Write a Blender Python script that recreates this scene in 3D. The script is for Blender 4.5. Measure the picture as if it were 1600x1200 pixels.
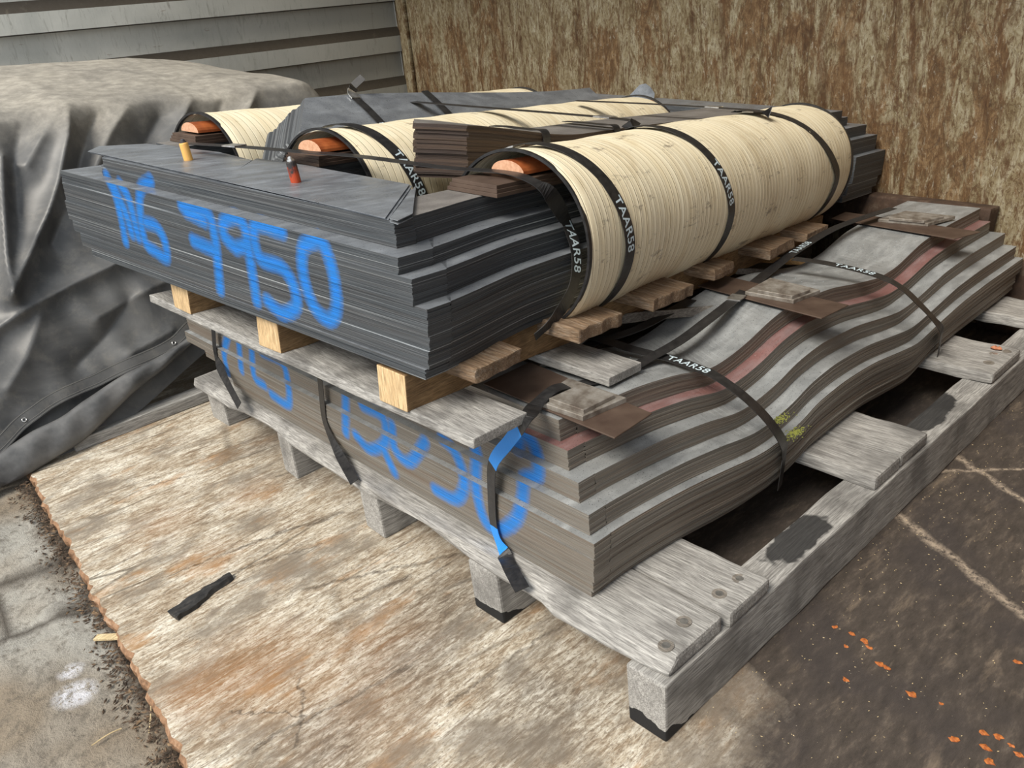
import bpy, bmesh, math, random
import numpy as np
from mathutils import Matrix, Vector
for o in list(bpy.data.objects): bpy.data.objects.remove(o)
COL = bpy.context.scene.collection
rnd = random.Random(7)
# ------------------------------------------------------------- camera
F, YAW, PIT, ROL = 1277.48, 0.86301, -0.436305, -0.100011
CAM = np.array([-0.9505, -0.7430, 1.3884])
fw = np.array([math.cos(YAW)*math.cos(PIT), math.sin(YAW)*math.cos(PIT), math.sin(PIT)])
rt = np.cross(fw, [0, 0, 1]); rt /= np.linalg.norm(rt); upv = np.cross(rt, fw)
rt, upv = math.cos(ROL)*rt+math.sin(ROL)*upv, -math.sin(ROL)*rt+math.cos(ROL)*upv
cam = bpy.data.objects.new('camera', bpy.data.cameras.new('camera')); COL.objects.link(cam)
cam.data.sensor_width = 36; cam.data.lens = F/1600*36; cam.data.clip_start = .05
cam.matrix_world = Matrix(((rt[0], upv[0], -fw[0], CAM[0]), (rt[1], upv[1], -fw[1], CAM[1]), (rt[2], upv[2], -fw[2], CAM[2]), (0, 0, 0, 1)))
SC = bpy.context.scene; SC.camera = cam
# ------------------------------------------------------------- light
SC.view_settings.view_transform = 'Standard'; SC.view_settings.look = 'None'
SC.view_settings.gamma = 1; SC.view_settings.use_curve_mapping = False
SC.view_settings.exposure = 0.72
W = bpy.data.worlds.new('overcast sky'); SC.world = W; W.use_nodes = True
bg = W.node_tree.nodes['Background']; bg.inputs[0].default_value = (.90, .95, 1, 1); bg.inputs[1].default_value = .70
sun = bpy.data.objects.new('sun', bpy.data.lights.new('sun', 'SUN')); COL.objects.link(sun)
sun.data.energy = 2.7; sun.data.angle = math.radians(26); sun.data.color = (1, .93, .82)
sun.rotation_euler = Vector((-1.0, -.10, 1.15)).to_track_quat('Z', 'Y').to_euler()

def at(px, py, n=(0, 0, 1), d=0.0):
    """point where the sight line through a pixel of the photograph meets the plane n.X = d"""
    v = fw+(px-800)/F*rt-(py-600)/F*upv; n = np.array(n, float)
    return CAM+v*((d-CAM@n)/(v@n))

# frame of the upper pallet (turned and tipped on the lower stack)
UO = np.array([-0.1373, 0.3354, 0.632])
UM = np.array([[0.994, -0.0838, 0.0755], [0.0879, 0.9947, -0.0519], [-0.0704, 0.0578, 0.9958]])
_u, _, _v = np.linalg.svd(UM); UM = _u@_v
SU = 1.06   # distance scale of the upper pallet seen from where it was measured
def toU(v): return CAM+SU*(np.asarray(v, float)@UM.T+UO-CAM)
def toC(v): return CAM+SU*1.04*(np.asarray(v, float)@UM.T+UO-CAM)
def atU(px, py, ax, val):
    d = UM.T@(fw+(px-800)/F*rt-(py-600)/F*upv); c = UM.T@(CAM-UO)
    return c+d*((val-c[ax])/d[ax])
# ------------------------------------------------------------- helpers
def sm(a, b, x):
    t = np.clip((np.asarray(x, float)-a)/(b-a), 0, 1); return t*t*(3-2*t)
def tag(o, label=None, cat=None, group=None, kind=None):
    for k, v in (('label', label), ('category', cat), ('group', group), ('kind', kind)):
        if v: o[k] = v
    return o
def mesh(name, V, Fc, mats, parent=None, slots=None, smooth=False, attrs=None, base=None, fix=True):
    """one mesh object; V in world coordinates; origin at base (or the parent's origin)"""
    V = np.asarray(V, float)
    if parent is not None: base = WB[parent.name]
    if base is None: base = np.array([V[:, 0].mean(), V[:, 1].mean(), V[:, 2].min()])
    base = np.asarray(base, float)
    me = bpy.data.meshes.new(name); me.from_pydata((V-base).tolist(), [], [list(map(int, f)) for f in Fc]); me.update()
    if not isinstance(mats, (list, tuple)): mats = [mats]
    for m in mats: me.materials.append(m)
    if slots is not None: me.polygons.foreach_set('material_index', np.asarray(slots, np.int32))
    if attrs:
        for k, a in attrs.items():
            at_ = me.attributes.new(k, 'FLOAT', 'POINT'); at_.data.foreach_set('value', np.asarray(a, np.float32))
    if fix:
        bm = bmesh.new(); bm.from_mesh(me); bmesh.ops.recalc_face_normals(bm, faces=bm.faces); bm.to_mesh(me); bm.free()
    if smooth: me.polygons.foreach_set('use_smooth', [True]*len(me.polygons))
    o = bpy.data.objects.new(name, me); COL.objects.link(o)
    WB[o.name] = base
    if parent is not None: o.parent = parent
    else: o.location = base
    return o
WB = {}
def thing(name, base, label, cat, group=None):
    o = bpy.data.objects.new(name, None); COL.objects.link(o); o.location = base
    o.empty_display_size = .05; WB[o.name] = np.asarray(base, float)
    return tag(o, label, cat, group)
def join(parts):
    V, Fc, k = [], [], 0
    for v, f in parts:
        V.append(np.asarray(v, float)); Fc += [[i+k for i in q] for q in f]; k += len(v)
    return np.vstack(V), Fc
def box(x0, x1, y0, y1, z0, z1, bev=.004, nx=1, ny=1, nz=1):
    """box whose edges are chamfered; returns verts, faces"""
    bm = bmesh.new(); bmesh.ops.create_cube(bm, size=1)
    bmesh.ops.scale(bm, vec=(x1-x0, y1-y0, z1-z0), verts=bm.verts)
    bmesh.ops.translate(bm, vec=((x0+x1)/2, (y0+y1)/2, (z0+z1)/2), verts=bm.verts)
    for ax, n, a, b in ((0, nx, x0, x1), (1, ny, y0, y1), (2, nz, z0, z1)):
        for i in range(1, n):
            co = [0, 0, 0]; co[ax] = a+(b-a)*i/n; no = [0, 0, 0]; no[ax] = 1
            bmesh.ops.bisect_plane(bm, geom=bm.verts[:]+bm.edges[:]+bm.faces[:], plane_co=co, plane_no=no)
    if bev:
        es = [e for e in bm.edges if len(e.link_faces) == 2 and e.link_faces[0].normal.dot(e.link_faces[1].normal) < .5]
        bmesh.ops.bevel(bm, geom=es, offset=bev, segments=2, affect='EDGES', profile=.6)
    bm.verts.index_update()
    V = np.array([v.co[:] for v in bm.verts]); Fc = [[v.index for v in f.verts] for f in bm.faces]; bm.free()
    return V, Fc
def wobble(V, a, s, seed):
    """smooth pseudo-random displacement (worn edges)"""
    r = np.random.RandomState(seed); D = np.zeros_like(V)
    for k in range(7):
        w = r.normal(size=3)*s*(1+k*.6); D += np.sin(V@w+r.uniform(0, 6.3))[:, None]*r.normal(size=3)*a/(1+k*.5)
    return V+D*.5
def catmull(P, n=10):
    P = np.asarray(P, float); Q = np.vstack([2*P[0]-P[1], P, 2*P[-1]-P[-2]]); out = []
    for i in range(1, len(Q)-2):
        a, b, c, d = Q[i-1:i+3]
        for k in range(n):
            t = k/n; out.append(.5*((2*b)+(-a+c)*t+(2*a-5*b+4*c-d)*t*t+(-a+3*b-3*c+d)*t**3))
    out.append(P[-1]); return np.array(out)
def frames(P, Wd):
    T = np.gradient(P, axis=0); T /= np.linalg.norm(T, axis=1)[:, None]+1e-12
    Wd = np.broadcast_to(np.asarray(Wd, float), P.shape); Wd = Wd-(Wd*T).sum(1)[:, None]*T
    Wd = Wd/(np.linalg.norm(Wd, axis=1)[:, None]+1e-12); N = np.cross(T, Wd); return T, Wd, N
def ribbon(P, Wd, w, th=.0016):
    """flat band along P, width direction Wd, with thickness"""
    T, Wd, N = frames(P, Wd); V = []
    for s, n in ((-.5, 1), (.5, 1), (.5, -1), (-.5, -1)): V.append(P+Wd*w*s+N*th*.5*n)
    K = len(P); V = np.vstack(V); Fc = []
    for i in range(K-1):
        for a in range(4):
            b = (a+1) % 4; Fc.append([a*K+i, b*K+i, b*K+i+1, a*K+i+1])
    Fc += [[0, K, 2*K, 3*K], [K-1, 2*K-1, 3*K-1, 4*K-1]]
    return V, Fc
def tube(P, r, n=8):
    P = np.asarray(P, float); T = np.gradient(P, axis=0); T /= np.linalg.norm(T, axis=1)[:, None]
    ref = np.array([0, 0, 1.]) if abs(T[0][2]) < .9 else np.array([1., 0, 0]); V = []
    r = np.broadcast_to(r, (len(P),))
    for p, t, q in zip(P, T, r):
        a = np.cross(t, ref); a /= np.linalg.norm(a); b = np.cross(t, a)
        for k in range(n): V.append(p+q*(math.cos(6.28318*k/n)*a+math.sin(6.28318*k/n)*b))
    Fc = [[i*n+k, i*n+(k+1) % n, (i+1)*n+(k+1) % n, (i+1)*n+k] for i in range(len(P)-1) for k in range(n)]
    Fc += [list(range(n))[::-1], [(len(P)-1)*n+k for k in range(n)]]
    return np.array(V), Fc
# ------------------------------------------------------------- materials
class MT:
    def __init__(s, name, rough=.6, metal=0., spec=.4):
        s.m = bpy.data.materials.new(name); s.m.use_nodes = True; s.t = s.m.node_tree
        s.b = s.t.nodes['Principled BSDF']; s.b.inputs['Roughness'].default_value = rough
        s.b.inputs['Metallic'].default_value = metal; s.b.inputs['Specular IOR Level'].default_value = spec
        s.oc = s.n('ShaderNodeTexCoord').outputs['Object']
    def n(s, t, **k):
        n = s.t.nodes.new(t)
        for a, v in k.items(): setattr(n, a, v)
        return n
    def put(s, sock, v):
        if hasattr(v, 'is_linked') or isinstance(v, bpy.types.NodeSocket): s.t.links.new(v, sock)
        else:
            if isinstance(v, (tuple, list)) and len(v) == 3 and sock.type == 'RGBA': v = (*v, 1)
            sock.default_value = v
    def map(s, scale=(1, 1, 1), rot=(0, 0, 0), loc=(0, 0, 0), v=None):
        n = s.n('ShaderNodeMapping'); s.put(n.inputs['Vector'], s.oc if v is None else v)
        n.inputs['Scale'].default_value = scale; n.inputs['Rotation'].default_value = rot; n.inputs['Location'].default_value = loc
        return n.outputs[0]
    def noise(s, v, scale=5, det=4, ro=.55, dist=0.):
        n = s.n('ShaderNodeTexNoise'); s.put(n.inputs['Vector'], v); n.inputs['Scale'].default_value = scale
        n.inputs['Detail'].default_value = det; n.inputs['Roughness'].default_value = ro; n.inputs['Distortion'].default_value = dist
        return n.outputs[0]
    def ramp(s, f, st):
        n = s.n('ShaderNodeValToRGB'); s.put(n.inputs[0], f); e = n.color_ramp.elements
        while len(e) < len(st): e.new(.5)
        for el, (p, c) in zip(e, st):
            el.position = p; el.color = (c, c, c, 1) if isinstance(c, (int, float)) else (*c, 1)
        return n.outputs[0]
    def mix(s, f, a, b, mode='MIX'):
        n = s.n('ShaderNodeMix', data_type='RGBA', blend_type=mode); s.put(n.inputs[0], f); s.put(n.inputs[6], a); s.put(n.inputs[7], b)
        return n.outputs[2]
    def math(s, op, a, b=None, c=None):
        n = s.n('ShaderNodeMath', operation=op); s.put(n.inputs[0], a)
        if b is not None: s.put(n.inputs[1], b)
        if c is not None: s.put(n.inputs[2], c)
        return n.outputs[0]
    def xyz(s, v=None):
        n = s.n('ShaderNodeSeparateXYZ'); s.put(n.inputs[0], s.oc if v is None else v); return n.outputs
    def comb(s, x, y, z):
        n = s.n('ShaderNodeCombineXYZ'); s.put(n.inputs[0], x); s.put(n.inputs[1], y); s.put(n.inputs[2], z); return n.outputs[0]
    def attr(s, name):
        return s.n('ShaderNodeAttribute', attribute_name=name).outputs['Fac']
    def vor(s, v, scale, feature='F1'):
        n = s.n('ShaderNodeTexVoronoi', feature=feature); s.put(n.inputs['Vector'], v); n.inputs['Scale'].default_value = scale; return n.outputs[0]
    def bump(s, h, strength=.3, dist=.002):
        n = s.n('ShaderNodeBump'); s.put(n.inputs['Height'], h); n.inputs['Strength'].default_value = strength
        n.inputs['Distance'].default_value = dist; s.t.links.new(n.outputs[0], s.b.inputs['Normal'])
    def col(s, c): s.put(s.b.inputs['Base Color'], c); return s
    def rough(s, c): s.put(s.b.inputs['Roughness'], c); return s
def line_mask(m, x, y, p0, p1, w, soft=.5):
    """1 near the segment p0-p1 in the plane of sockets x,y"""
    p0 = np.array(p0); p1 = np.array(p1); L = np.linalg.norm(p1-p0); t = (p1-p0)/L
    dx = m.math('SUBTRACT', x, float(p0[0])); dy = m.math('SUBTRACT', y, float(p0[1]))
    al = m.math('ADD', m.math('MULTIPLY', dx, float(t[0])), m.math('MULTIPLY', dy, float(t[1])))
    ac = m.math('ABSOLUTE', m.math('SUBTRACT', m.math('MULTIPLY', dx, float(-t[1])), m.math('MULTIPLY', dy, float(-t[0]))))
    over = m.math('MAXIMUM', m.math('MULTIPLY', al, -1.), m.math('SUBTRACT', al, float(L)))
    d = m.math('MAXIMUM', ac, over)
    n = m.n('ShaderNodeMapRange'); m.put(n.inputs[0], d); n.inputs[1].default_value = w*(1-soft); n.inputs[2].default_value = w*(1+soft)
    n.inputs[3].default_value = 1; n.inputs[4].default_value = 0; n.clamp = True
    return n.outputs[0]
def spot_mask(m, v, c, r, soft=.4):
    n = m.n('ShaderNodeVectorMath', operation='DISTANCE'); m.put(n.inputs[0], v); n.inputs[1].default_value = c
    q = m.n('ShaderNodeMapRange'); m.put(q.inputs[0], n.outputs['Value']); q.inputs[1].default_value = r*(1-soft); q.inputs[2].default_value = r*(1+soft)
    q.inputs[3].default_value = 1; q.inputs[4].default_value = 0; q.clamp = True
    return q.outputs[0]

def wood(name, c0, c1, c2, ax, dark=.0, rough=.8, stains=True):
    m = MT(name, rough); sc = [75, 75, 75]; sc[ax] = 4.
    g = m.noise(m.map(sc), 1.2, 8, .72, .5); f2 = m.noise(m.map([s_*4.5 for s_ in sc]), 1., 4, .7)
    c = m.ramp(g, [(.25, c0), (.5, c1), (.72, c2)])
    c = m.mix(m.ramp(f2, [(.35, .75), (.62, 0.)]), c, tuple(x*.45 for x in c0))
    if stains:
        s = m.noise(m.map((5, 5, 5), loc=(3, 1, 7)), 1.3, 3, .5)
        c = m.mix(m.ramp(s, [(.52, 0.), (.68, .55)]), c, tuple(x*.35 for x in c0))
    if dark: c = m.mix(dark, c, (.02, .02, .02))
    m.col(c); m.bump(m.math('ADD', g, m.math('MULTIPLY', f2, .5)), .55, .002); return m.m
M = {}
for ax in (0, 1):
    M['grey%d' % ax] = wood('weathered grey timber %d' % ax, (.20, .19, .18), (.40, .39, .37), (.60, .59, .56), ax)
    M['mid%d' % ax] = wood('dull grey brown timber %d' % ax, (.12, .105, .09), (.25, .225, .195), (.36, .33, .29), ax)
M['pine'] = wood('yellow sawn pine', (.34, .20, .08), (.52, .33, .15), (.66, .46, .24), 0, stains=False)
M['pineside'] = wood('browned pine side', (.17, .10, .045), (.29, .18, .085), (.38, .25, .13), 0)
M['pineend'] = wood('pale pine end grain', (.50, .33, .16), (.70, .50, .28), (.80, .62, .38), 2, stains=False)
M['brownwood'] = wood('split brown grey deck timber', (.10, .06, .035), (.27, .18, .11), (.40, .34, .27), 1)
M['chip'] = wood('fresh splinter wood', (.45, .34, .18), (.66, .52, .30), (.75, .62, .40), 0, stains=False)

def steel_edge(name, c0, c1, c2, rust=.3, metal=.25, hi=.3):
    m = MT(name, .48, metal); lh = m.attr('lh'); ls = m.attr('ls')
    a = m.noise(m.comb(m.math('MULTIPLY', ls, 1.1), 0., m.math('MULTIPLY', lh, 620.)), 1., 3, .6)
    b = m.noise(m.comb(m.math('MULTIPLY', ls, 5.), 3., m.math('MULTIPLY', lh, 1500.)), 1., 2, .6)
    k = m.noise(m.comb(m.math('MULTIPLY', ls, .8), 9., m.math('MULTIPLY', lh, 60.)), 1., 3, .6)
    c = m.ramp(a, [(.26, c0), (.5, c1), (.78, c2)])
    c = m.mix(m.ramp(b, [(.38, .5), (.52, 0.)]), c, tuple(x*.35 for x in c0))
    c = m.mix(m.ramp(k, [(.45, 0.), (.7, rust)]), c, (.16, .10, .06))
    hl = m.noise(m.comb(m.math('MULTIPLY', ls, .6), 5., m.math('MULTIPLY', lh, 240.)), 1., 2, .5)
    c = m.mix(m.math('MULTIPLY', m.ramp(hl, [(.63, 0.), (.68, 1.)]), hi), c, tuple(min(1, x*1.9) for x in c2))
    sp = m.noise(m.oc, 260, 2, .5); c = m.mix(m.ramp(sp, [(.70, 0.), (.76, .5)]), c, (.03, .028, .026))
    pt = m.attr('paint'); pn = m.noise(m.comb(m.math('MULTIPLY', ls, 60.), 1., m.math('MULTIPLY', lh, 420.)), 1., 3, .6)
    pf = m.math('MULTIPLY', m.ramp(m.math('ADD', pt, m.math('MULTIPLY', m.math('SUBTRACT', pn, .5), .55)), [(.18, 0.), (.45, .45), (.95, 1.)]), .93)
    c = m.mix(pf, c, m.mix(m.ramp(b, [(.35, .0), (.6, 1.)]), (.015, .13, .42), (.02, .27, .80)))
    m.col(c); m.rough(m.ramp(a, [(.3, .6), (.7, .36)])); m.bump(m.math('ADD', a, b), .7, .0016); return m.m
def steel_face(name, c0, c1, rough=.42, metal=.35, red=0., specks=True):
    m = MT(name, rough, metal)
    g = m.noise(m.oc, 7, 5, .62, 1.2); h = m.noise(m.map((3, 9, 9)), 3, 4, .6)
    c = m.ramp(g, [(.3, c0), (.7, c1)]); c = m.mix(m.ramp(h, [(.45, 0.), (.75, .45)]), c, tuple(x*1.5 for x in c1))
    if red:
        r = m.noise(m.map((.8, 9, 9)), 4, 4, .6); c = m.mix(m.math('MULTIPLY', m.ramp(r, [(.25, .25), (.6, 1.)]), red), c, (.26, .09, .075))
    if specks:
        sp = m.noise(m.oc, 330, 2, .5); c = m.mix(m.ramp(sp, [(.63, 0.), (.70, .8)]), c, (.03, .028, .025))
        s2 = m.vor(m.oc, 34); c = m.mix(m.ramp(s2, [(.03, .9), (.06, 0.)]), c, (.45, .44, .42))
    m.col(c); m.rough(m.ramp(h, [(.3, rough-.12), (.7, rough+.15)])); m.bump(g, .12, .004); return m.m
M['edgeL'] = steel_edge('grey brown lamination edges', (.12, .108, .092), (.225, .208, .182), (.37, .35, .315), .5)
M['faceL'] = steel_face('dull grey electrical steel', (.25, .262, .268), (.40, .415, .42), .45)
M['faceR'] = steel_face('reddened electrical steel', (.25, .20, .20), (.36, .30, .30), .45, .3, red=.7)
M['edgeU'] = steel_edge('dark blue grey lamination edges', (.028, .032, .038), (.085, .095, .105), (.26, .275, .28), .12, .4, hi=.8)
M['faceU'] = steel_face('blue grey coated steel', (.17, .185, .21), (.27, .29, .315), .36, .4)
M['faceB'] = steel_face('dusty brown grey steel', (.15, .14, .135), (.22, .205, .19), .5, .2)
M['edgeB'] = steel_edge('dark brown lamination edges', (.022, .016, .014), (.06, .042, .035), (.11, .085, .072), .5)
M['edgeG'] = steel_edge('bright grey lamination edges', (.05, .055, .06), (.12, .13, .14), (.24, .25, .26), .1, .4)

m = MT('cream cotton tape', .62); x = m.xyz()
g = m.noise(m.map((70, 1.5, 1.5)), 1., 3, .6, .3); w_ = m.noise(m.map((14, 5, 5)), 1., 4, .6, .8); d = m.noise(m.map((5, 12, 12), loc=(1, 0, 3)), 1.6, 8, .78)
tp = m.attr('tp')
st = m.math('ABSOLUTE', m.math('SUBTRACT', m.math('FRACT', m.math('MULTIPLY', tp, 1/.021)), .5))
c = m.ramp(g, [(.28, (.72, .62, .42)), (.5, (.775, .69, .50)), (.74, (.82, .75, .57))])
c = m.mix(m.ramp(w_, [(.5, 0.), (.75, .5)]), c, (.46, .34, .17))
c = m.mix(m.ramp(d, [(.585, 0.), (.66, .7)]), c, (.16, .125, .09))
c = m.mix(m.ramp(st, [(.0, 0.), (.455, 0.), (.49, .5)]), c, (.30, .21, .10))
m.col(c); m.bump(m.math('SUBTRACT', m.math('ADD', m.math('MULTIPLY', g, .3), m.math('MULTIPLY', m.noise(m.oc, 500, 2), .25)), m.ramp(st, [(.0, 0.), (.42, 0.), (.5, .8)])), .6, .003); M['tape'] = m.m

m = MT('black polyester strapping', .38); g = m.noise(m.oc, 60, 3); g2 = m.noise(m.oc, 900, 2)
c = m.ramp(g, [(.3, (.012, .012, .013)), (.7, (.032, .031, .031))])
c = m.mix(m.ramp(m.attr('paint'), [(.4, 0.), (.6, 1.)]), c, (.02, .26, .78))
m.col(c); m.bump(g2, .4, .0006); M['strap'] = m.m
m = MT('grey worn strapping', .42); g = m.noise(m.oc, 30, 4); m.col(m.ramp(g, [(.3, (.10, .095, .085)), (.7, (.24, .235, .22))])); M['strapg'] = m.m
M['print'] = MT('white strap print', .5).col((.55, .66, .72)).m
m = MT('zinc clip', .3, .85); m.col(m.ramp(m.noise(m.oc, 60), [(.3, (.35, .35, .34)), (.7, (.75, .75, .74))])); M['clip'] = m.m
m = MT('orange brown stick paint', .42); m.col(m.ramp(m.noise(m.oc, 30, 4), [(.3, (.22, .05, .015)), (.7, (.40, .115, .035))])); M['stick'] = m.m
m = MT('pink cut stick end', .7); m.col(m.ramp(m.noise(m.oc, 120, 3), [(.3, (.50, .26, .15)), (.7, (.68, .40, .26))])); M['stickend'] = m.m
m = MT('brown pressboard', .55); g = m.noise(m.oc, 500, 2); m.col(m.ramp(m.noise(m.oc, 14, 4), [(.3, (.055, .034, .025)), (.7, (.10, .068, .05))])); m.bump(g, .4, .001); M['press'] = m.m
m = MT('rusty grey steel plate', .5, .4); g = m.noise(m.oc, 30, 5, .6); m.col(m.ramp(g, [(.35, (.14, .115, .095)), (.5, (.25, .225, .195)), (.7, (.38, .36, .33))])); m.bump(g, .08, .001); M['plate'] = m.m
m = MT('galvanised plate edge', .4, .6); m.col(m.ramp(m.noise(m.oc, 90, 3), [(.35, (.15, .145, .13)), (.7, (.45, .44, .41))])); M['plate2'] = m.m

# worn pale floor plate
m = MT('scuffed pale floor plate', .75); X = m.xyz(); mp = lambda s_, r_=(0, 0, .12), l=(0, 0, 0): m.map(s_, rot=r_, loc=l)
a = m.noise(mp((3.2, 7, 5)), 1.5, 12, .72, .6); fi = m.noise(mp((16, 60, 16)), 1.4, 10, .8, .4); a = m.math('ADD', m.math('MULTIPLY', a, .42), m.math('MULTIPLY', fi, .58)); b = m.noise(mp((6, 48, 8), (0, 0, .2)), 1.5, 9, .78, .9); g = m.noise(mp((60, 110, 60)), 1.5, 5, .75); big = m.noise(m.oc, 1.6, 5, .6, .4)
c = m.ramp(a, [(.36, (.13, .09, .055)), (.44, (.31, .24, .165)), (.50, (.52, .46, .365)), (.57, (.74, .70, .61))])
c = m.mix(m.ramp(b, [(.38, .85), (.48, 0.)]), c, (.17, .115, .07)); c = m.mix(m.ramp(g, [(.38, .75), (.48, 0.)]), c, (.14, .10, .065))
c = m.mix(m.ramp(m.noise(m.map((2.2, 6, 3), rot=(0, 0, .22), loc=(7, 3, 0)), 1.3, 5, .65), [(.57, 0.), (.66, .65)]), c, (.36, .19, .07))
cr = m.ramp(m.vor(mp((1.2, 6, 1)), 1.2, 'DISTANCE_TO_EDGE'), [(.0, .8), (.012, .6), (.03, 0.)])
c = m.mix(m.math('MULTIPLY', cr, m.ramp(big, [(.45, 0.), (.6, 1.)])), c, (.06, .045, .03))
pr = m.ramp(m.noise(m.map((2.2, 3.2, 3), loc=(4, 8, 0)), 1.6, 7, .68), [(.49, 0.), (.62, .8)]); c = m.mix(pr, c, (.19, .16, .125))
np_ = m.ramp(m.math('ADD', X[0], m.math('MULTIPLY', m.math('SUBTRACT', m.noise(m.oc, 5, 6, .7), .5), .35)), [(.0, 0.), (.26, .75)]); c = m.mix(np_, c, (.15, .12, .095))
wx = m.math('ADD', X[0], m.math('MULTIPLY', m.math('SUBTRACT', m.noise(m.oc, 11, 5, .7), .5), .09)); wy = m.math('ADD', X[1], m.math('MULTIPLY', m.math('SUBTRACT', m.noise(m.map((1, 1, 1), loc=(5, 5, 0)), 14, 5, .7), .5), .07))
wv_ = m.comb(wx, wy, 0.)
for px_, py_, r_, o_ in ((400, 1050, .13, .8), (300, 1085, .07, .7), (600, 1010, .10, .6), (250, 820, .08, .55), (395, 770, .07, .55), (560, 1120, .12, .6), (330, 870, .07, .45)):
    q_ = at(px_, py_); c = m.mix(m.math('MULTIPLY', m.math('MULTIPLY', spot_mask(m, wv_, (q_[0], q_[1], 0), r_, .8), o_), m.ramp(b, [(.35, 1.), (.62, .25)])), c, (.27, .125, .04))
for px_, py_, r_ in ((480, 745, .07), (700, 940, .12), (640, 1040, .10), (860, 1090, .12), (520, 1160, .09), (420, 690, .08)):
    q_ = at(px_, py_); c = m.mix(m.math('MULTIPLY', m.math('MULTIPLY', spot_mask(m, wv_, (q_[0], q_[1], 0), r_, .8), .75), m.ramp(fi, [(.40, 1.), (.58, .4)])), c, (.10, .082, .066))
for (ax_, ay_), (bx_, by_), w_ in (((480, 920), (735, 862), .0045), ((560, 935), (640, 900), .006), ((430, 745), (560, 712), .0035), ((480, 822), (535, 800), .006), ((360, 895), (500, 850), .002), ((260, 900), (470, 820), .002), ((150, 780), (330, 735), .002), ((400, 1165), (640, 1040), .004), ((700, 1100), (900, 960), .004), ((470, 1165), (470, 1060), .0025), ((360, 1110), (475, 1118), .002)):
    A_, B_ = at(ax_, ay_), at(bx_, by_); c = m.mix(m.math('MULTIPLY', line_mask(m, wx, wy, A_[:2], B_[:2], w_*1.3, .8), m.ramp(b, [(.3, .85), (.65, .35)])), c, (.055, .04, .028))
# oily dark half right of the pallet, extended to paint the shade under it
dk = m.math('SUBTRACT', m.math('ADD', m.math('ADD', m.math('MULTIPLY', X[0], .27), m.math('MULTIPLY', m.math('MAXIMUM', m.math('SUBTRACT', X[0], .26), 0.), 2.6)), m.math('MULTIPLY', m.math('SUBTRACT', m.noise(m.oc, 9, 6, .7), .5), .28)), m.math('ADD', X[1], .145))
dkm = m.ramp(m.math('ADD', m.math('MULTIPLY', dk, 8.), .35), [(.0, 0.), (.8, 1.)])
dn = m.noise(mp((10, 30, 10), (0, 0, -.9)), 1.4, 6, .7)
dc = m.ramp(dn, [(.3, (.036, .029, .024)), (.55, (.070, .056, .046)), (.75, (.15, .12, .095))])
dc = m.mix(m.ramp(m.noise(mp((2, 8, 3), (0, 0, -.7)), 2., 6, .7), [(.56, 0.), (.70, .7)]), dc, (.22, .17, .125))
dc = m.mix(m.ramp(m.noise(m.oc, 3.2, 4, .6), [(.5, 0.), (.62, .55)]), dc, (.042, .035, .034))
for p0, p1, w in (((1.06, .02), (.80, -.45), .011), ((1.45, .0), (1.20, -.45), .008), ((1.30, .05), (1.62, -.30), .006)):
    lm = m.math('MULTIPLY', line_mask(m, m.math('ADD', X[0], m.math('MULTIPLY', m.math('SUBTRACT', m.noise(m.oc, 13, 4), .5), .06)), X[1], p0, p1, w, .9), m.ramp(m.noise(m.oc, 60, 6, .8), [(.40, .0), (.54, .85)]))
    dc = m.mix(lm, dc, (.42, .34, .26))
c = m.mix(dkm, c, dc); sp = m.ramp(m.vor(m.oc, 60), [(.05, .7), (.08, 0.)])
c = m.mix(m.math('MULTIPLY', sp, m.ramp(m.noise(m.oc, 6), [(.52, 0.), (.6, 1.)])), c, (.42, .36, .29))
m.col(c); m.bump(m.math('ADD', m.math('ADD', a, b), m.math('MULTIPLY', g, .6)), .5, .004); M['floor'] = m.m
m = MT('rusty plate rim', .8); g = m.noise(m.oc, 40, 5, .7); m.col(m.ramp(g, [(.3, (.10, .055, .03)), (.55, (.28, .16, .09)), (.75, (.42, .31, .22))])); m.bump(g, .8, .006); M['rim'] = m.m
# rough concrete
m = MT('rough concrete ground', .9); X = m.xyz(); a = m.noise(m.oc, 3.4, 9, .68, .5); b = m.noise(m.oc, 30, 6, .75); bz = m.ramp(m.noise(m.oc, 1.8, 3, .5), [(.42, 0.), (.58, 1.)])
c = m.mix(bz, m.ramp(a, [(.3, (.19, .155, .115)), (.7, (.30, .25, .19))]), m.ramp(a, [(.3, (.24, .23, .205)), (.7, (.44, .425, .385))]))
c = m.mix(m.ramp(b, [(.34, .75), (.5, 0.)]), c, (.11, .095, .075))
ck = m.vor(m.map((1, 1, 1), loc=(.3, .12, 0)), .9, 'DISTANCE_TO_EDGE')
ps = at(108, 1078); q = m.math('ADD', spot_mask(m, m.oc, (0, 0, 0), .001), 0.)
c = m.mix(m.ramp(m.math('ADD', ck, m.math('MULTIPLY', m.math('SUBTRACT', a, .5), .03)), [(.0, .9), (.02, 0.)]), c, (.06, .05, .04))
M['_conc'] = (m, c, a, b, X)

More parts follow.
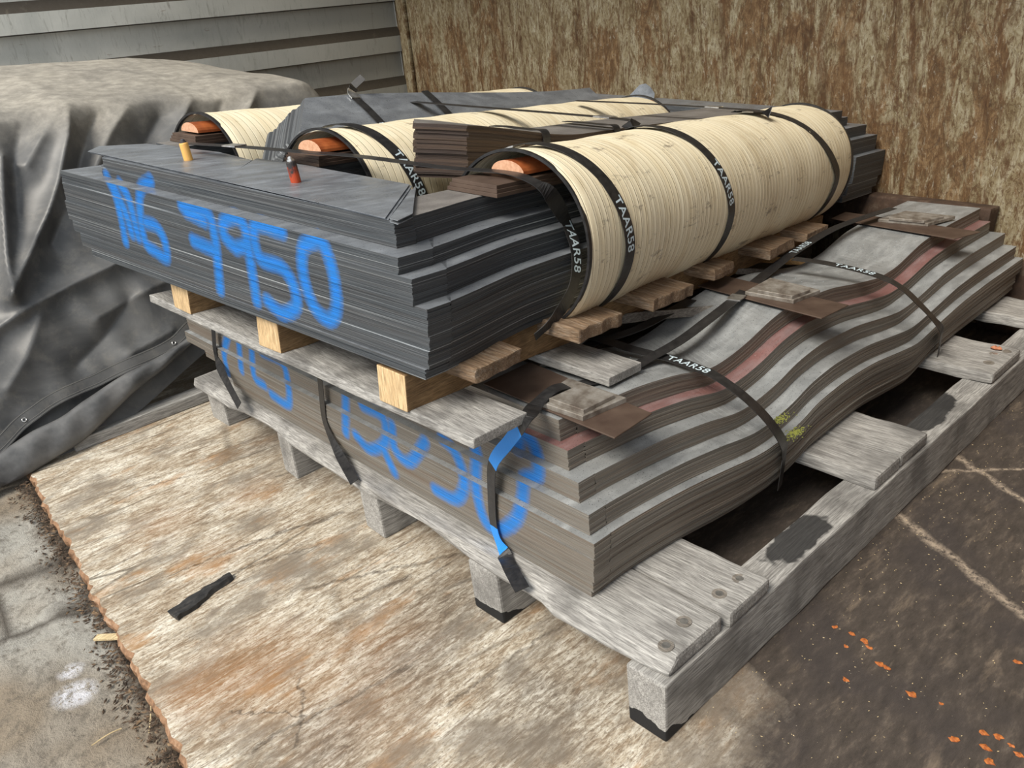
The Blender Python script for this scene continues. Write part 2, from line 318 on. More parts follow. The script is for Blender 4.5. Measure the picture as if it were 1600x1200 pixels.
# corrugated side wall
m = MT('scratched pale container paint', .55); X = m.xyz()
a = m.noise(m.oc, 2.2, 6, .6, .6); s1 = m.noise(m.map((18, 18, 3.), rot=(0, .25, 0)), 1.6, 6, .7, 1.5); s2 = m.noise(m.map((5, 20, 30)), 1.3, 5, .7)
c = m.ramp(a, [(.3, (.44, .455, .43)), (.7, (.68, .685, .64))]); c = m.mix(m.ramp(s1, [(.55, 0.), (.68, .5)]), c, (.22, .22, .19))
c = m.mix(m.ramp(s2, [(.66, 0.), (.74, .8)]), c, (.20, .12, .075))
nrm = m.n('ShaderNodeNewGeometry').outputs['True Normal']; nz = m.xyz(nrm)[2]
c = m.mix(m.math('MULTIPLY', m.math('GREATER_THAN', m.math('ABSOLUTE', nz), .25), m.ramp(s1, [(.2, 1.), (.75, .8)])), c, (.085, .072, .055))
c = m.mix(m.math('MULTIPLY', m.ramp(m.math('MULTIPLY', X[0], .33), [(.2, 0.), (.9, .75)]), m.ramp(a, [(.2, .6), (.8, 1.)])), c, (.25, .24, .195))
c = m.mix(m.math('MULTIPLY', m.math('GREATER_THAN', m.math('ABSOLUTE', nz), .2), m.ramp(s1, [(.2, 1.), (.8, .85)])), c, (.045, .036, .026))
c = m.mix(m.ramp(m.noise(m.map((6, 6, 1.2)), 2.2, 5, .7), [(.60, 0.), (.70, .55)]), c, (.13, .115, .085))
m.col(c); m.bump(s1, .3, .003); M['wallL'] = m.m
# rust-streaked end wall
m = MT('rust streaked end wall paint', .7); X = m.xyz(); v = m.map((1, 1, 1))
a = m.noise(m.map((1, 6, 1.8)), 1.0, 12, .74, 1.1); b = m.noise(m.map((1, 16, 7)), 1.3, 10, .78, 1.2); h = m.noise(m.map((1, 3.2, 1.6)), 1.3, 6, .6); e = m.noise(m.map((1, 70, 26), rot=(.5, 0, 0)), 1., 5, .75, 1.)
c = m.ramp(b, [(.36, (.11, .07, .03)), (.48, (.245, .195, .11)), (.6, (.36, .32, .22))])
rs = m.ramp(m.math('ADD', m.math('MULTIPLY', a, .62), m.math('MULTIPLY', h, .38)), [(.50, 0.), (.545, .9)])
c = m.mix(m.math('MULTIPLY', rs, m.ramp(e, [(.25, 1.), (.75, .75)])), c, m.ramp(b, [(.38, (.055, .024, .008)), (.52, (.14, .065, .02)), (.65, (.25, .14, .05))]))
c = m.mix(m.ramp(m.noise(m.map((1, 34, 12), loc=(0, 3, 5)), 1.2, 7, .75, 2.), [(.53, 0.), (.58, .8)]), c, (.10, .05, .018))
c = m.mix(m.ramp(e, [(.38, .7), (.46, 0.)]), c, (.09, .045, .02)); c = m.mix(m.ramp(e, [(.58, 0.), (.66, .45)]), c, (.56, .53, .43))
vs_ = m.noise(m.map((1, 11, 1.1), loc=(0, 2, 1)), 1.5, 9, .72, .8); c = m.mix(m.math('MULTIPLY', m.ramp(vs_, [(.54, 0.), (.575, .9)]), m.ramp(e, [(.3, 1.), (.62, .55)])), c, m.ramp(b, [(.35, (.045, .02, .007)), (.65, (.13, .06, .02))]))
sc_ = m.ramp(m.vor(m.map((1, 5, 14), rot=(.9, 0, 0)), 1.6, 'DISTANCE_TO_EDGE'), [(.0, .8), (.012, .0)]); c = m.mix(m.math('MULTIPLY', sc_, m.ramp(h, [(.4, 0.), (.6, 1.)])), c, (.06, .035, .018))
rr = m.math('ADD', m.math('MULTIPLY', X[1], -.55), .0)
c = m.mix(m.math('MULTIPLY', m.ramp(m.math('ADD', rr, m.math('MULTIPLY', h, 1.1)), [(.50, 0.), (.85, .8)]), m.ramp(b, [(.35, 1.), (.65, .25)])), c, (.36, .15, .04))
c = m.mix(m.ramp(m.math('MULTIPLY', X[1], 1.), [(0., 0.), (1., 0.)]), c, (0, 0, 0))
m.col(c); m.bump(m.math('ADD', b, e), .45, .006); M['wallB'] = m.m
m = MT('dark rusted rail', .8); g = m.noise(m.oc, 14, 7, .7); m.col(m.ramp(g, [(.3, (.03, .02, .015)), (.55, (.075, .045, .03)), (.8, (.20, .16, .12))])); m.bump(g, .6, .006); M['rail'] = m.m
# tarpaulin
m = MT('dusty black tarpaulin', .5); X = m.xyz(); n_ = m.n('ShaderNodeNewGeometry').outputs['Normal']
a = m.noise(m.oc, 3.5, 7, .65, .8); b = m.noise(m.oc, 18, 6, .7); tf = m.attr('dust')
c = m.ramp(a, [(.3, (.050, .052, .055)), (.7, (.125, .126, .126))]); c = m.mix(m.ramp(b, [(.5, 0.), (.75, .45)]), c, (.19, .18, .16))
c = m.mix(m.math('MULTIPLY', tf, m.ramp(m.math('ADD', m.math('MULTIPLY', a, .6), m.math('MULTIPLY', b, .4)), [(.3, .55), (.6, 1.)])), c, m.ramp(b, [(.3, (.24, .22, .185)), (.7, (.40, .375, .325))]))
m.col(c); m.rough(m.ramp(tf, [(0., .42), (1., .85)])); m.bump(m.math('ADD', m.math('MULTIPLY', a, .4), m.math('MULTIPLY', b, .5)), .18, .004); M['tarp'] = m.m
m = MT('rubbery flap underside', .38); m.col(m.ramp(m.noise(m.oc, 9, 5, .6), [(.3, (.06, .062, .065)), (.7, (.16, .16, .16))])); m.bump(m.noise(m.oc, 12, 4), .3, .006); M['flap'] = m.m
M['thread'] = MT('grey stitching', .8).col((.17, .17, .16)).m
(m, c, a, b, X) = M.pop('_conc')
pm = m.math('MULTIPLY', m.math('MAXIMUM', spot_mask(m, m.oc, (-.817, 1.145, -.03), .043, .35), spot_mask(m, m.oc, (-.80, 1.24, -.03), .025, .5)), m.ramp(m.noise(m.oc, 45, 5, .75), [(.40, 0.), (.52, .95)]))
c = m.mix(pm, c, (.62, .62, .66)); de = m.math('SUBTRACT', X[0], m.math('MULTIPLY', m.math('SUBTRACT', X[1], 1.5), .07))
dm = m.ramp(m.math('ADD', m.math('ADD', de, .66), m.math('MULTIPLY', m.math('SUBTRACT', b, .5), .22)), [(-.0, 0.), (.045, .9)])
dirt = m.ramp(m.noise(m.oc, 90, 5, .8), [(.35, (.025, .02, .015)), (.6, (.075, .055, .038)), (.8, (.16, .11, .07))])
m.col(m.mix(m.ramp(m.math('ADD', m.math('ADD', de, .74), m.math('MULTIPLY', m.math('SUBTRACT', a, .5), .35)), [(.04, 0.), (.075, 1.)]), c, dirt))
m.bump(m.math('ADD', a, m.math('MULTIPLY', b, .9)), .9, .016); M['conc'] = m.m
# ------------------------------------------------------------- setting
O3 = (0, 0, 0)
WA = -.0652; nB = np.array([math.cos(WA), math.sin(WA), 0]); nL = np.array([-nB[1], nB[0], 0]); DB, DL = 2.52, 4.7095
def wl(p, q, z): return nB*p+nL*q+np.array([0, 0, z])
# floor plate with ragged left rim
ys = np.linspace(-2.5, 2.62, 260)
r_ = np.random.RandomState(3); ex = -.592-(2.371-ys)*.0707+sum(.0035/(1+k*.25)*np.sin(ys*r_.uniform(6, 150)+r_.uniform(0, 6)) for k in range(12))+r_.normal(size=260)*.0009
V = [(x, y, 0) for x, y in zip(ex, ys)]+[(3.2, y, 0) for y in ys]+[(x-.008, y, -.012) for x, y in zip(ex, ys)]+[(x-.004, y, -.05) for x, y in zip(ex, ys)]
n_ = 260; Fc = [[i, n_+i, n_+i+1, i+1] for i in range(n_-1)]+[[i, i+1, 2*n_+i+1, 2*n_+i] for i in range(n_-1)]+[[2*n_+i, 2*n_+i+1, 3*n_+i+1, 3*n_+i] for i in range(n_-1)]
V += [(-.7, 2.62, 0), (3.2, 2.62, 0), (3.2, 5, 0), (-1.0, 5, 0)]; k = len(V); Fc += [[k-4, k-3, k-2, k-1]]
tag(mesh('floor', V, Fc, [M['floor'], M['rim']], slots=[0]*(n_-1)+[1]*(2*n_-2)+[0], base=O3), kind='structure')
gx = np.linspace(-3.2, -.5, 150); gy = np.linspace(-1.6, 4.9, 260); GX, GY = np.meshgrid(gx, gy, indexing='ij')
r_ = np.random.RandomState(5); Z = np.full(GX.shape, -.034)
for k in range(26):
    w = r_.normal(size=2)*(1.5+k*1.3); Z += np.sin(GX*w[0]+GY*w[1]+r_.uniform(0, 6))*.0042/(1+k*.16)
Z += r_.normal(size=Z.shape)*.0008; Z = np.minimum(Z, -.012)
V = np.stack([GX, GY, Z], -1).reshape(-1, 3); nx, ny = GX.shape
Fc = [[i*ny+j, (i+1)*ny+j, (i+1)*ny+j+1, i*ny+j+1] for i in range(nx-1) for j in range(ny-1)]
tag(mesh('ground', V, Fc, M['conc'], base=O3, smooth=True), kind='structure')
# corrugated left wall
P0_ = .063; prof = []
z = -.27
while z < 3.2:
    prof += [(z, .0), (z+.006, -.045), (z+.111, -.045), (z+.171, .0), (z+.333, .0)]; z += .334
prof = sorted(prof); ps_ = np.linspace(-3.4, DB+.02, 60); V = []
for p in ps_:
    for zz, d in prof: V.append(wl(p, DL+d+.022, zz+.06))
npf = len(prof); Fc = [[i*npf+j, (i+1)*npf+j, (i+1)*npf+j+1, i*npf+j+1] for i in range(59) for j in range(npf-1)]
tag(mesh('wall_left', V, Fc, M['wallL'], base=O3), kind='structure')
# end wall, gently dented
V = []; qs = np.linspace(-1.7, DL+.02, 90); zs_ = np.linspace(0, 3.2, 50); r_ = np.random.RandomState(9)
cs = [(r_.uniform(-1, 4.5), r_.uniform(.3, 2.5), r_.uniform(.1, .35), r_.uniform(-.012, .012)) for _ in range(40)]
for q in qs:
    for zz in zs_:
        d = sum(a_*math.exp(-((q-a)**2+(zz-b)**2)/s**2) for a, b, s, a_ in cs); V.append(wl(DB+d+.012, q, zz))
Fc = [[i*50+j, (i+1)*50+j, (i+1)*50+j+1, i*50+j+1] for i in range(89) for j in range(49)]
tag(mesh('wall_back', V, Fc, M['wallB'], base=O3, smooth=True), kind='structure')
v_, f_ = [wl(p, -1.75, z) for p in (-.4, DB+.02) for z in (0, 3.2)], [[0, 2, 3, 1]]
tag(mesh('added_shade_wall', v_, f_, M['wallB'], base=O3, fix=False), kind='structure')  # unseen wall on the right, added to block side light
tag(mesh('added_shade_roof', [wl(p, q, 3.2) for p in (.75, DB+.05) for q in (-1.8, DL+.1)], [[0, 1, 3, 2]], M['wallL'], base=O3, fix=False), kind='structure')  # unseen partial roof, added so light falls off towards the back
def wbox(p0, p1, q0, q1, z0, z1, bev=.004):
    v, f = box(p0, p1, q0, q1, z0, z1, bev); return nB*v[:, :1]+nL*v[:, 1:2]+np.array([0, 0, 1.])*v[:, 2:], f
v, f = wbox(DB-.02, DB+.01, DL-.14, DL-.045, 0, 3.2, .01); tag(mesh('trim_1', v, f, M['wallB'], base=O3), kind='structure')
# bottom rail and stub post on the end wall
v, f = wbox(DB-.09, DB+.0, .50, 4.5, .36, .505, .008); tag(mesh('trim_2', wobble(v, .006, 9, 2), f, M['rail'], base=O3), kind='structure')
v, f = wbox(DB-.03, DB+.0, .27, .50, 0, .30, .004); tag(mesh('trim_3', v, f, M['rail'], base=O3), kind='structure')
v, f = wbox(DB-.045, DB+.0, .235, .265, 0, .34, .004); tag(mesh('trim_4', v, f, M['wallB'], base=O3), kind='structure')
v, f = wbox(DB-.07, DB+.0, -1.7, .16, 0, .36, .008); tag(mesh('trim_5', v, f, M['rail'], base=O3), kind='structure')

# ------------------------------------------------------------- pallets
def S_lo(x, h):
    bx = [-1, .3, .42, .55, .73, .85, .92, 1.15, 1.25, 1.4, 1.55, 1.66, 1.72, 2.0, 2.4, 3]; bz = [0, 0, -.005, -.015, -.028, -.020, .002, .007, .003, -.016, -.034, -.008, .002, .004, .006, 0]
    tx = [-1, .1, .25, .4, .53, .66, .75, .84, .94, 1.06, 1.28, 1.45, 1.6, 1.72, 1.9, 2.1, 2.45, 3]; tz = [0, 0, -.008, -.010, -.026, -.062, -.058, -.044, -.018, -.004, -.026, -.060, -.085, -.082, -.045, -.035, -.042, -.04]
    xs = np.linspace(-1, 3, 401); g = np.exp(-np.linspace(-2, 2, 17)**2); g /= g.sum()
    B = np.convolve(np.pad(np.interp(xs, bx, bz), 8, 'edge'), g, 'valid'); T = np.convolve(np.pad(np.interp(xs, tx, tz), 8, 'edge'), g, 'valid')
    w = np.clip((h-.1916)/.364, 0, 1); return np.interp(x, xs, B)*(1-w)+np.interp(x, xs, T)*w
def plank(name, x0, x1, y0, y1, z0, z1, mat, parent, seed, ax=0, wob=.003, bev=.006, T=None, cut=None):
    n = [1, 1, 1]; L = [x1-x0, y1-y0, z1-z0]; n[ax] = max(4, int(L[ax]/.05))
    v, f = box(x0, x1, y0, y1, z0, z1, bev, *n); v = wobble(v, wob, 18, seed)
    if cut is not None: v = cut(v)
    if T is not None: v = T(v)
    return mesh(name, v, f, mat, parent)
_m = bpy.data.materials; ft = M['grey0'].copy(); ft.name = 'weathered timber with wet black foot'
_t = ft.node_tree; _b = _t.nodes['Principled BSDF']; _l = _b.inputs['Base Color'].links[0].from_socket
_tc = _t.nodes.new('ShaderNodeTexCoord'); _mx = _t.nodes.new('ShaderNodeMix'); _mx.data_type = 'RGBA'; _sx = _t.nodes.new('ShaderNodeSeparateXYZ'); _t.links.new(_tc.outputs['Object'], _sx.inputs[0])
_nz = _t.nodes.new('ShaderNodeTexNoise'); _nz.inputs['Scale'].default_value = 22; _t.links.new(_tc.outputs['Object'], _nz.inputs['Vector'])
def _mm(op, a, b):
    n = _t.nodes.new('ShaderNodeMath'); n.operation = op
    for i, q in enumerate((a, b)):
        if isinstance(q, (int, float)): n.inputs[i].default_value = q
        else: _t.links.new(q, n.inputs[i])
    return n.outputs[0]
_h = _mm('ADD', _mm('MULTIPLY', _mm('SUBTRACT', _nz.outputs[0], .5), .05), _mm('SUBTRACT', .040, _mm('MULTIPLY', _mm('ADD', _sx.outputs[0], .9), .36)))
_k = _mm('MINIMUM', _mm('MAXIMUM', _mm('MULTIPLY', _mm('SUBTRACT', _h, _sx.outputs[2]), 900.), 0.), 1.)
_vd = _t.nodes.new('ShaderNodeMapping'); _vd.inputs['Scale'].default_value = (1, 2.6, 1); _t.links.new(_tc.outputs['Object'], _vd.inputs['Vector']); _wet = 0.
for (px_, py_), rr_ in (((1255, 842), .13), ((1445, 645), .17)):
    q_ = at(px_, py_, (0, 0, 1), .152)-np.array([.9, 1.1, 0]); q_[1] = max(q_[1], .055-1.1); _ds = _t.nodes.new('ShaderNodeVectorMath'); _ds.operation = 'DISTANCE'; _t.links.new(_vd.outputs[0], _ds.inputs[0]); _ds.inputs[1].default_value = (q_[0], q_[1]*2.6, .152)
    _d = _mm('ADD', _ds.outputs['Value'], _mm('MULTIPLY', _mm('SUBTRACT', _nz.outputs[0], .5), .12)); _wet = _mm('MAXIMUM', _mm('MINIMUM', _mm('MAXIMUM', _mm('MULTIPLY', _mm('SUBTRACT', rr_, _d), 60.), 0.), .9), _wet)
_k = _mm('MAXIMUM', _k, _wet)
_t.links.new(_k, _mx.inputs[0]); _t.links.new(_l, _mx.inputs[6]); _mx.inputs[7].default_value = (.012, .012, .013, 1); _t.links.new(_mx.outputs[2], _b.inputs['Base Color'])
low = thing('timber_pallet', (.9, 1.1, 0), 'large weathered grey pallet on the floor under the wavy bare steel core', 'pallet')
BH, BT = .1523, .0393
bys = [(0, .1), (.510, .105), (1.041, .099), (1.562, .091), (2.142, .139)]
for i, (y, w) in enumerate(bys):
    x0 = [0, .014, .029, .036, .06][i]
    plank('beam', x0, 2.42, y+.002, y+w, 0, BH-.001, ft if i < 2 else M['grey0'], low, 10+i, 0, .003)
for i, (a, b, y1, s) in enumerate(((.002, .208, 2.27, 0), (.216, .372, 2.25, 1), (.894, 1.035, 2.24, 2), (1.04, 1.2057, 2.24, 3), (1.6825, 1.93, 2.24, 4), (2.20, 2.41, 2.2, 5))):
    def cut(v, a=a, b=b, i=i):
        if i == 0:   # waney front edge of the first board
            k = (v[:, 0] < a+.03) & (v[:, 2] > BH+.02); v[k, 0] += .046*(.62+.38*np.sin(v[k, 1]*4+.9)); v[k, 2] -= .003
            k = (v[:, 0] < a+.03) & (v[:, 2] <= BH+.02); v[k, 0] += np.maximum(0, .02*np.sin(v[k, 1]*7+2))+.012*(v[k, 1] > .35)
        return v
    o = plank('deck_board', a, b, .009 if i != 1 else .0, y1, BH, BH+BT, M['grey1'], low, 20+i, 1, .0025, .009, cut=cut)
    for px_, py_ in {0: [(.06, .045), (.14, .06)], 1: [(.26, .055), (.33, .05)], 4: [(1.76, .05), (1.84, .06), (1.88, .04)]}.get(i, []):
        v, f = tube([(px_, py_, BH+BT-.002), (px_, py_, BH+BT+.0012)], .009, 14); mesh('nail_head', v, f, M['clip'], o)
        v, f = tube([(px_, py_, BH+BT-.002), (px_, py_, BH+BT+.0006)], .0165, 18); mesh('nail_recess', v, f, M['mid1'], o)

def S_up(x): return -.018*sm(.3, 1.9, x)
def TU(v):
    v = np.array(v, float); v[:, 2] += S_up(v[:, 0]); return toU(v)
upp = thing('timber_pallet', toU((.9, .65, 0)), 'smaller pallet of pale pine bearers wedged between the two steel cores', 'pallet')
UT, UH = .0222, .0809
for i, (y, w, e) in enumerate(((.178, .088, -.009), (.630, .092, -.003), (1.048, .090, -.004))):
    o = plank('bearer', e, 1.98, y, y+w, UT, UT+UH, [M['pineside'], M['pineend']], upp, 40+i, 0, .002, .003, T=TU)
    for p in o.data.polygons:
        if p.normal.x < -.8: p.material_index = 1
rb = random.Random(3)
for i, (a, b, yr, mt) in enumerate(((.0, .1515, 0., 'grey1'), (.40, .525, -.022, 'grey1'))):
    plank('bottom_board', a, b, yr, 1.29, .0, UT, M[mt], upp, 50+i, 1, .0015, .003, T=TU)
for i, (a, b, yr) in enumerate(((.085, .231, .080), (.39, .556, .060), (.69, .878, .060), (1.03, 1.155, .085), (1.345, 1.541, .080), (1.633, 1.80, .085))):
    def cut(v, i=i, yr=yr):
        k = v[:, 1] < yr+.03
        if i in (0, 3, 4): v[k, 1] += .0015*np.sin(v[k, 0]*95+i)+.002*np.sin(v[k, 2]*150+i)+.07*(v[k, 0]-.5*(v[k, 0].min()+v[k, 0].max()))
        if i in (1, 2): v[k, 1] += .003*np.sin(v[k, 0]*90)
        return v
    n = 8
    v, f = box(a, b, yr, 1.25, UT+UH-.020, UT+UH+.012, .004, n, 24, 2); v = wobble(v, .0018, 25, 60+i); v = cut(v)
    mesh('deck_board', TU(v), f, M['brownwood'], upp)
# broken bottom boards hanging out of the pallet on the right
def skew_board(p0, p1, w, th, mat, seed, name='split_board', tip=None, wv=(0, 0, 0)):
    p0 = np.array(p0, float); p1 = np.array(p1, float); d = p1-p0; L = np.linalg.norm(d); d /= L
    s = np.cross((0, 0, 1), d)+np.array(wv); s -= d*(s@d); s /= np.linalg.norm(s); u_ = np.cross(d, s)
    v, f = box(0, L, -w/2, w/2, -th/2, th/2, .003, 14, 4, 1); v = wobble(v, .003, 22, seed)
    if tip: k = v[:, 0] > L*tip; t = (v[:, 0]-L*tip)/(L*(1-tip)); v[k, 1] = v[k, 1]*(1-.75*t[k])+w*.35*t[k]*-1; v[k, 2] *= (1-.4*t[k])
    return mesh(name, p0+v[:, :1]*d+v[:, 1:2]*s+v[:, 2:]*u_, f, mat, upp)
skew_board(toU((.735, .22, .010)), toU((1.10, .045, -.008)), .085, .026, M['mid0'], 71, tip=.72, wv=(0, 0, -.35))
skew_board(toU((1.30, .26, .012)), toU((1.73, .02, -.040)), .10, .019, [M['mid0'], M['pine']], 72, tip=.80, wv=(0, 0, -.25))
skew_board(toU((1.35, .36, .035)), toU((1.72, .10, -.018)), .03, .019, M['pine'], 73)

# ------------------------------------------------------------- laminated stacks
def stack(name, A, B, levels, Sf, jit, mats, parent, seed, paint=None, T=None, je=.001, smooth_cap=True):
    """pile of sheets whose outline is given by stations A (one side) and B (other side)"""
    r = np.random.RandomState(seed); A = np.asarray(A, float); B = np.asarray(B, float); K = len(A)
    D = A-B; D /= np.linalg.norm(D, axis=1)[:, None]; L = A[-1]-A[0]; L = L/np.linalg.norm(L)
    cl = np.concatenate([[0], np.cumsum(np.linalg.norm(np.diff((A+B)/2, axis=0), axis=1))])
    V, lh, ls, pt = [], [], [], []
    for i in range(len(levels)-1):
        oa, ob, o0, o1 = r.uniform(-jit, jit), r.uniform(-jit, jit), r.uniform(-je, je), r.uniform(-je, je)
        wv = r.uniform(-jit, jit)*.6
        sh = np.outer(np.linspace(1, 0, K)*o0+np.linspace(0, 1, K)*o1, L)
        a = A+D*(oa+wv*np.sin(cl*3+i)[:, None])+sh; b = B-D*ob+sh
        for z in (levels[i]+.00004, levels[i+1]-.00004):
            ring = np.vstack([a, b[::-1]]); zz = z+(Sf(ring[:, 0], z) if Sf else 0)
            p = np.column_stack([ring, np.broadcast_to(zz, (2*K,))]); V.append(p)
            lh += [z]*(2*K); ls += list(cl)+list(cl[::-1])
    R = len(V); N = 2*K; V = np.vstack(V); Fc = []; sl = []
    for j in range(R-1):
        for k in range(N): Fc.append([j*N+k, j*N+(k+1) % N, (j+1)*N+(k+1) % N, (j+1)*N+k])
        sl += [0]*N
    for j in (0, R-1):
        for k in range(K-1):
            Fc.append([j*N+k, j*N+k+1, j*N+N-2-k, j*N+N-1-k]); sl.append(1)
    pa = paint(V) if paint is not None else np.zeros(len(V))
    if T is not None: V = T(V)
    return mesh(name, V, Fc, mats, parent, slots=sl, attrs={'lh': lh, 'ls': ls, 'paint': pa}, fix=True)
def seg_dist(Y, Z, poly, rad):
    """soft spray mask 0..1 around polyline in (y,z)"""
    best = np.full(len(Y), 1e9)
    for (a, b) in zip(poly[:-1], poly[1:]):
        a = np.array(a); b = np.array(b); d = b-a; t = np.clip(((Y-a[0])*d[0]+(Z-a[1])*d[1])/(d@d+1e-9), 0, 1)
        best = np.minimum(best, np.hypot(Y-a[0]-t*d[0], Z-a[1]-t*d[1]))
    return np.clip(1.25-best/rad*.75, 0, 1)
def lv(a, b, dz): n = max(1, int(round((b-a)/dz))); return list(np.linspace(a, b, n+1))

# lower core ------------------------------------------------------
XF = .068
strokesL = [[(356, 524), (350, 552), (356, 582)], [(373, 536), (377, 578)], [(393, 544), (397, 588), (413, 602)], [(408, 550), (440, 566), (450, 600), (450, 632), (424, 616)],
            [(540, 620), (540, 676)], [(566, 634), (598, 652), (602, 690), (578, 702), (556, 680)], [(612, 664), (616, 700), (640, 722), (664, 690)], [(600, 704), (616, 738)],
            [(691, 686), (708, 703), (721, 730), (725, 760), (712, 780), (680, 765)], [(744, 708), (744, 764), (758, 815), (780, 828), (806, 812), (816, 780), (820, 748), (840, 742), (836, 700), (816, 678), (808, 700)], [(740, 690), (746, 712)]]
strokesL = [[tuple(at(x, y, (1, 0, 0), XF)[1:]) for x, y in catmull(s, 4)] for s in strokesL]
def mkpaint(strokes, front, toface, rad):
    def f(V):
        o = np.zeros(len(V)); k = V[:, 0] < front; q = toface(V[k])
        for s in strokes: o[k] = np.maximum(o[k], seg_dist(q[:, 0], q[:, 1], s, rad))
        return o
    return f
def faceL(v):   # where the sight line of the spraying hand meets the front plane
    t = (XF-CAM[0])/(v[:, 0]-CAM[0]); q = CAM+(v-CAM)*t[:, None]; return q[:, 1:]
core = thing('steel_core', (1.2, 1.3, .1916), 'bare grey laminated steel core sagging in waves over the lowest pallet', 'transformer core')
mL = [M['edgeL'], M['faceL']]; mR = [M['edgeL'], M['faceR']]
pk = [(.1916, .209, .256, 1.96, .004), (.209, .238, .248, 2.02, .002), (.238, .278, .243, 2.10, .001), (.278, .302, .240, 2.2, 0), (.302, .345, .236, 2.37, 0), (.345, .398, .262, 2.355, .016), (.398, .450, .306, 2.33, .036), (.450, .502, .356, 2.29, .060), (.502, .556, .397, 2.26, .080)]
def ybow(x): return -.036*sm(.12, .62, x)
LCL = [.52, 1.31, 2.10]
for i, (z0, z1, y0, y1, xi) in enumerate(pk):
    mt = mR if i == 7 else mL; dz = .0046; yo = y0-.24; xf = XF+xi; sm_ = .052
    ys = np.arange(y0, y1+.003, .0065 if i > 1 else .02); xb = np.minimum(xf+sm_+(ys-y0)*1.0, .36-xi*.3)
    stack('yoke_packet', np.column_stack([np.full(len(ys), xf), ys]), np.column_stack([xb, ys]), lv(z0, z1, dz), S_lo, .0008, mt, core, 100+i, paint=mkpaint(strokesL, xf+.008, faceL, .0185))
    xs = np.concatenate([np.arange(xf+sm_+.0006, 2.46, .02), [2.47]])
    for c0 in LCL:
        hw = .52-y0; xe = np.clip(xs, 0, 2.47-(.02 if i in (5, 6) else 0)-(.05 if i > 6 else 0)-(.03*(i < 3)))
        if c0 < 1:
            w_ = hw*2-.02; t = (xe-xe[0])/(xe[-1]-xe[0]); xin = xe[0]+min(w_, .36-xi*.3-xe[0])+t*(xe[-1]-xe[0]-min(w_, .36-xi*.3-xe[0]))
            stack('leg_packet', np.column_stack([xe, c0-hw+ybow(xe)]), np.column_stack([xin, c0+hw*.93+0*xe]), lv(z0, z1, dz), S_lo, .0008, mt, core, 130+i, je=.003)
        else:
            x2 = xe[xe > .365-xi*.3][::3]; ins = .55 if c0 > 2 and i < 4 else 1.
            stack('leg_packet', np.column_stack([x2, c0-hw+0*x2]), np.column_stack([x2, c0+hw*ins+0*x2]), lv(z0, z1, .02), S_lo, .0008, mt, core, 150+i, je=.003)

# upper core ------------------------------------------------------
CA = .034; c_, s_ = math.cos(CA), math.sin(CA)
def TK(v):   # core frame (x back, y left, z up from the deck) -> world
    v = np.array(v, float); x = v[:, 0]*c_-v[:, 1]*s_-.045; y = v[:, 0]*s_+v[:, 1]*c_+.066
    z = v[:, 2]+.1355+S_up(x); return toC(np.column_stack([x, y, z]))
def atK(px, py, ax, val):
    q = atU(px, py, ax, val); d = q-np.array([-.045, .066, .1355]); return np.array([d[0]*c_+d[1]*s_, -d[0]*s_+d[1]*c_, d[2]])
def frontK(px, py):
    d = UM.T@(fw+(px-800)/F*rt-(py-600)/F*upv); o = UM.T@(CAM-UO)-np.array([-.045, .066, .1355])
    R = np.array([[c_, s_, 0], [-s_, c_, 0], [0, 0, 1]]); d = R@d; o = R@o; return (o-d*(o[0]/d[0]))[1:]
def topK(px, py, z=.2715):
    d = UM.T@(fw+(px-800)/F*rt-(py-600)/F*upv); o = UM.T@(CAM-UO)-np.array([-.045, .066, .1355])
    R = np.array([[c_, s_, 0], [-s_, c_, 0], [0, 0, 1]]); d = R@d; o = R@o; return o+d*((z-o[2])/d[2])
strokesU = [[(167, 276), (180, 305), (190, 345), (196, 377)], [(188, 288), (201, 311), (211, 350), (216, 370)], [(178, 292), (195, 330), (206, 365)], [(235, 282), (219, 298), (220, 345), (228, 380), (243, 393), (260, 403), (257, 376), (244, 354), (228, 348)],
            [(284, 322), (322, 332), (334, 362), (339, 400), (344, 452)], [(290, 330), (318, 345)], [(302, 376), (332, 390)], [(368, 388), (350, 368), (350, 346), (370, 340), (384, 360), (384, 382), (368, 388)], [(385, 368), (393, 420), (401, 470)],
            [(440, 362), (398, 352), (405, 402), (440, 418), (458, 445), (463, 478), (442, 490), (418, 470)], [(497, 374), (474, 386), (474, 430), (490, 478), (514, 500), (526, 480), (521, 430), (508, 388), (497, 374)]]
strokesU = [[tuple(frontK(x, y)) for x, y in catmull(s, 4)] for s in strokesU]
CK = None
ucore = thing('steel_core', TK([(1.1, .75, 0)])[0], 'dark blue grey steel core with cream taped limbs, lying on the upper pallet', 'transformer core')
mU = [M['edgeU'], M['faceU']]; WK = 1.49
_d = np.array([-.045, .066, .1355]); _R = np.array([[c_, s_, 0], [-s_, c_, 0], [0, 0, 1]]); CK = _R@(UM.T@(CAM-UO)-_d)
def faceU(v): t = (0-CK[0])/(v[:, 0]-CK[0]); q = CK+(v-CK)*t[:, None]; return q[:, 1:]
